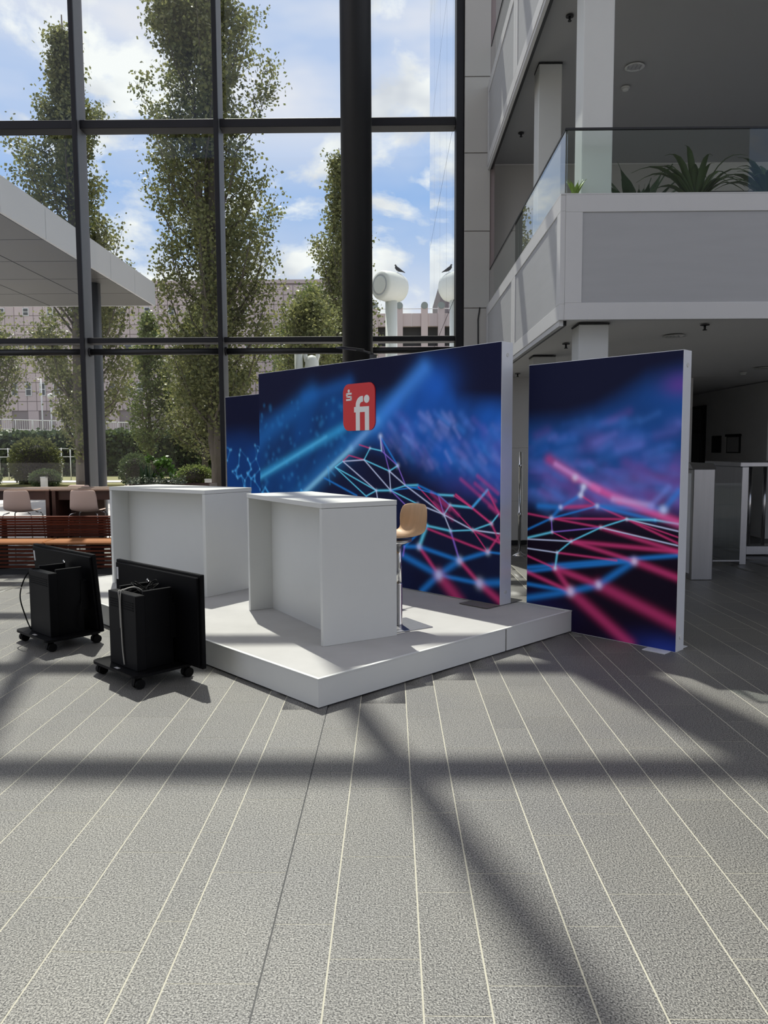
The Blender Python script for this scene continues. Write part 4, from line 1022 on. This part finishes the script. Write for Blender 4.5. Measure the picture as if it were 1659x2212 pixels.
# right parking building
pb = empty('parking_building', (0, 60, 0), label='lower pink parking building with domed piers, seen right of the black column', cat='building')
bx('core', M_darkroom, pb, -9, 6, .5, 12, 0, 11.4)
for k in range(-4, 4):
    x = .64 + k * 1.96
    bx('pier', M_pink, pb, x - .26, x + .26, -.1, .5, 0, 12.95)
    MB().tube([(x, -.14, 12.95), (x, .5, 12.95)], .27, 20).build('pier_cap', mat('cap_stone', (.30, .33, .32), .6), pb)
    for z0, z1 in ((11.36, 12.36), (8.6, 9.82), (5.5, 6.8), (2.4, 3.6)):
        for q in range(2): bx('panel', M_pink, pb, x + .27 + q * .72, x + .27 + q * .72 + .70, 0, .5, z0, z1)
    bx('tube_lamp', mat('lit_tube', (.8, .8, .75), .4), pb, x + .8, x + 1.5, .9, .96, 11.0, 11.05)
MB().tube([(-9, .2, 12.75), (6, .2, 12.75)], .03, 6).build('roof_rail', M_winframe, pb)
# lamps and flag pole
def post(x, y, z0, z1, label, globe):
    p = empty('lamp_post', (x, y, 0), label=label, cat='lamp post')
    MB().tube([(0, 0, z0), (0, 0, z1)], [.07, .05], 8).build('pole', M_winframe, p)
    if globe:
        MB().lathe([(.05, z1), (.20, z1 + .08), (.26, z1 + .22), (.20, z1 + .38), (.04, z1 + .44)], seg=16).build('globe', M_lampwhite, p)
post(-26.9, 58, 0, 7.3, 'plain thin white flag pole in front of the pink building', False)
post(-26.2, 58, 0, 5.7, 'white lamp post with a globe lamp in front of the pink building', True)
post(-33.0, 58, 0, 5.2, 'thin white pole at the far left in front of the ramp', False)
# fence on the embankment
fc = empty('fence', (-24, 42, 0), label='open white metal fence in front of the hedge', cat='fence')
for k in range(16): MB().tube([(k * .5, 0, .1), (k * .5, 0, 1.9)], .03, 6).build('fence_post', M_winframe, fc)
for z in (1.85, 1.4): MB().tube([(0, 0, z), (7.5, 0, z)], .02, 6).build('fence_rail', M_winframe, fc)

# ---- trees
def make_tree(label, x, y, H, prof, nb, nleaf, seed, lean=(0, 0), rbase=.28, lsize=.17, mleaf=None, fork=1, zmin=1.0, name='poplar_tree', ylim=0.8, clump=.27):
    r = random.Random(seed); rg = np.random.default_rng(seed)
    t = empty(name, (x, y, 0), label=label, cat='tree')
    stems = []
    for k in range(fork):
        a = r.uniform(0, 6.28); sp_ = 0 if k == 0 else r.uniform(.5, .9)
        pts = []
        for q in range(9):
            f = q / 8; hh = H * (1 if k == 0 else r.uniform(.72, .86)) * f
            pts.append((lean[0] * f + sp_ * math.cos(a) * f ** .6 + r.gauss(0, .04), lean[1] * f + sp_ * math.sin(a) * f ** .6, hh))
        rad = [rbase * (1 if k == 0 else .6) * (1 - .93 * q / 8) for q in range(9)]
        stems.append(pts); MB().tube(pts, rad, 9).build('trunk', M_bark, t)
    zs = [p[0] for p in prof]; ws = [p[1] for p in prof]
    br = MB(); centers = []
    for k in range(nb):
        st_ = stems[k % fork]; h = zmin + (H * .96 - zmin) * (k + r.random()) / nb
        f = min(.999, h / st_[-1][2]); q = int(f * 8); g = f * 8 - q
        p0 = Vector(st_[q]).lerp(Vector(st_[q + 1]), g)
        wmax = float(np.interp(h + .8, zs, ws)) * r.uniform(.55, 1.08)
        a = r.uniform(0, 6.28); up_ = r.uniform(1.0, 2.1)
        p2 = p0 + Vector((wmax * math.cos(a), wmax * math.sin(a) * ylim, wmax * up_))
        if p2.z > H: p2.z = H - r.random() ** 2 * 1.6
        p1 = p0.lerp(p2, .5) + Vector((wmax * .16 * math.cos(a), wmax * .16 * math.sin(a), -.1 * wmax))
        br.tube([p0, p1, p2], [.05 * (1.15 - f) + .012, .03 * (1.15 - f) + .008, .006], 5)
        for s in range(7):
            tt = .22 + .78 * s / 6
            p = (p0.lerp(p1, tt * 2) if tt < .5 else p1.lerp(p2, tt * 2 - 1)); centers.append((p.x, p.y, p.z))
        for s in range(3):
            tt = r.uniform(.3, .9); p = (p0.lerp(p1, tt * 2) if tt < .5 else p1.lerp(p2, tt * 2 - 1))
            e2 = p + Vector((r.gauss(0, .3), r.gauss(0, .3), r.uniform(.2, .6))) * (.4 + .4 * wmax); br.tube([p, e2], [.014, .004], 4)
            centers.append(tuple(e2)); centers.append(tuple(p.lerp(e2, .6)))
    tag(br.build('branches', M_bark, t, fix=False), kind='stuff')
    C = np.array(centers); idx = rg.integers(0, len(C), nleaf)
    sc = clump * (.55 + .45 * rg.random((nleaf, 1)))
    P = C[idx] + rg.normal(size=(nleaf, 3)) * sc * np.array([1, 1, .9])
    leaf_cloud('leaves', P, lsize, mleaf or M_leaf, t, seed)
    return t
make_tree('tall poplar tree left, standing behind the grey canopy', -12.25, 30, 18.3, [(1, 1.6), (4, 2.4), (9, 2.0), (11.5, 1.9), (13.5, 1.15), (15.5, .62), (17.3, .25), (18.3, .06)], 96, 34000, 11, (-.3, 0), .32, .135)
make_tree('largest poplar tree with several stems in the middle window', -6.15, 27, 20.5, [(1, 1.3), (3, 1.9), (7, 2.1), (9.5, 2.3), (12.5, 2.2), (15, 1.7), (17.5, 1.2), (20.5, .2)], 150, 60000, 22, (-.15, 0), .36, .125, fork=4)
make_tree('slender poplar tree half hidden behind the black column', -2.15, 38, 16.4, [(1, 1.7), (6, 1.8), (10, 1.6), (13, .8), (15, .5), (16.4, .15)], 84, 20000, 33, (-.35, 0), .24, .15)
make_tree('small bright tree in front of the pink building, left of the black column', -4.5, 42, 10.6, [(1, 2.2), (4, 2.6), (7, 1.6), (9, .8), (10.6, .2)], 50, 15000, 44, (.3, 0), .2, .18, M_leaf3, name='young_tree', clump=.38)
make_tree('young slim tree behind the canopy column', -14.4, 45, 9.8, [(1, 1.3), (4, 1.7), (7, 1.1), (9, .5), (9.8, .2)], 40, 9000, 55, (0, 0), .16, .17, M_leaf3, name='young_tree')
make_tree('broad leafy tree low behind the largest poplar', -10.7, 43, 9.8, [(1, 2.0), (3, 2.5), (6, 1.9), (9.6, .4)], 48, 15000, 66, (0, 0), .2, .17, name='young_tree', clump=.42)
make_tree('leafy tree at the left picture edge, below the canopy', -18.0, 33, 7.6, [(1, 1.4), (3.5, 2.0), (6, 1.5), (7.6, .4)], 40, 10000, 77, (0, 0), .18, .14, name='young_tree', zmin=2.6, clump=.4)
make_tree('leafy tree right of the largest poplar, above the wide backdrop', -3.6, 33, 8.2, [(1, 1.8), (3, 2.0), (6, 1.4), (8.2, .3)], 44, 12000, 88, (0, 0), .16, .14, name='young_tree', clump=.4)

# ---- hedge and shrubs
def shrub(x, y, z, rx, ry, rz, n, size, label, seed, m=None, name='shrub', box=False):
    s = empty(name, (x, y, z), label=label, cat='hedge' if box else 'shrub'); g_ = np.random.default_rng(seed)
    if box:
        P = g_.uniform(-1, 1, (n, 3)); f = g_.integers(0, 3, n)
        P[f == 0, 1] = -1; P[f == 1, 2] = 1; P[f == 2, 1] = -1; P[:, 2] = P[:, 2] * .5 + .5
        P = P * np.array([rx, ry, rz]) + g_.normal(size=(n, 3)) * .12
        bx('core', M_soil, s, -rx + .1, rx - .1, -ry + .1, ry - .1, 0, rz - .15)
    else:
        d_ = g_.normal(size=(n, 3)); d_ /= np.linalg.norm(d_, axis=1)[:, None]; d_ *= (.80 + .24 * g_.random((n, 1)))
        P = d_ * np.array([rx, ry, rz]) + np.array([0, 0, rz * .9]) + g_.normal(size=(n, 3)) * .03; P[:, 2] = np.maximum(P[:, 2], .02)
        MB().lathe([(.03, 0), (.45 * rx, .15 * rz), (.72 * rx, .8 * rz), (.6 * rx, 1.3 * rz), (.05, 1.65 * rz)], seg=12).build('core', M_soil, s)
        for k in range(3): MB().tube([(.1 * k - .1, 0, 0), (.3 * (k - 1) * rx, 0, rz)], .02, 5).build('stem', M_bark, s)
    leaf_cloud('leaves', P, size, m or M_leaf2, s, seed); return s
shrub(-21, 50, .1, 9, 1.2, 2.75, 9000, .30, 'clipped dark green hedge below the ramp, behind the white fence', 1, name='hedge', box=True)
shrub(-6.5, 47, .1, 5.2, 1.2, 3.2, 6000, .28, 'dark hedge seen between the canopy column and the backdrops', 2, name='hedge', box=True)
shrub(-17.6, 37, .05, 1.25, 1.0, 1.25, 4200, .13, 'tall loose round shrub at the left, in front of the fence', 3, leaf_mat('olive_leaf', (.07, .09, .03), (.15, .16, .05), .35))
shrub(-16.4, 35.4, .0, .72, .6, .46, 2600, .08, 'low clipped round bush in the grass at the left', 4)
shrub(-19.0, 35.4, .0, .50, .5, .50, 1500, .08, 'dark round bush at the left picture edge', 5)
shrub(-12.2, 35.6, .0, .75, .7, .85, 3000, .09, 'round clipped bush right of the canopy column', 6)
shrub(-9.6, 36.6, .05, .9, .6, .5, 2200, .10, 'low loose shrub outside beyond the planter', 7, M_leaf3)
shrub(-6.7, 36.2, .05, .45, .45, 1.7, 2400, .11, 'upright young shrub outside left of the far backdrop', 8, M_leaf3)
for k, (x, lab) in enumerate(((-16.0, 'short grey bollard below the round bushes at the left'), (-7.6, 'short grey bollard outside to the right of the planter'))):
    b_ = empty('bollard', (x, 34.4 if k == 0 else 31, -.04), label=lab, cat='bollard')
    bx('body', M_panelgrey, b_, -.12, .12, -.12, .12, 0, .55, 0.01); bx('cap', M_steel, b_, -.13, .13, -.13, .13, .55, .58)
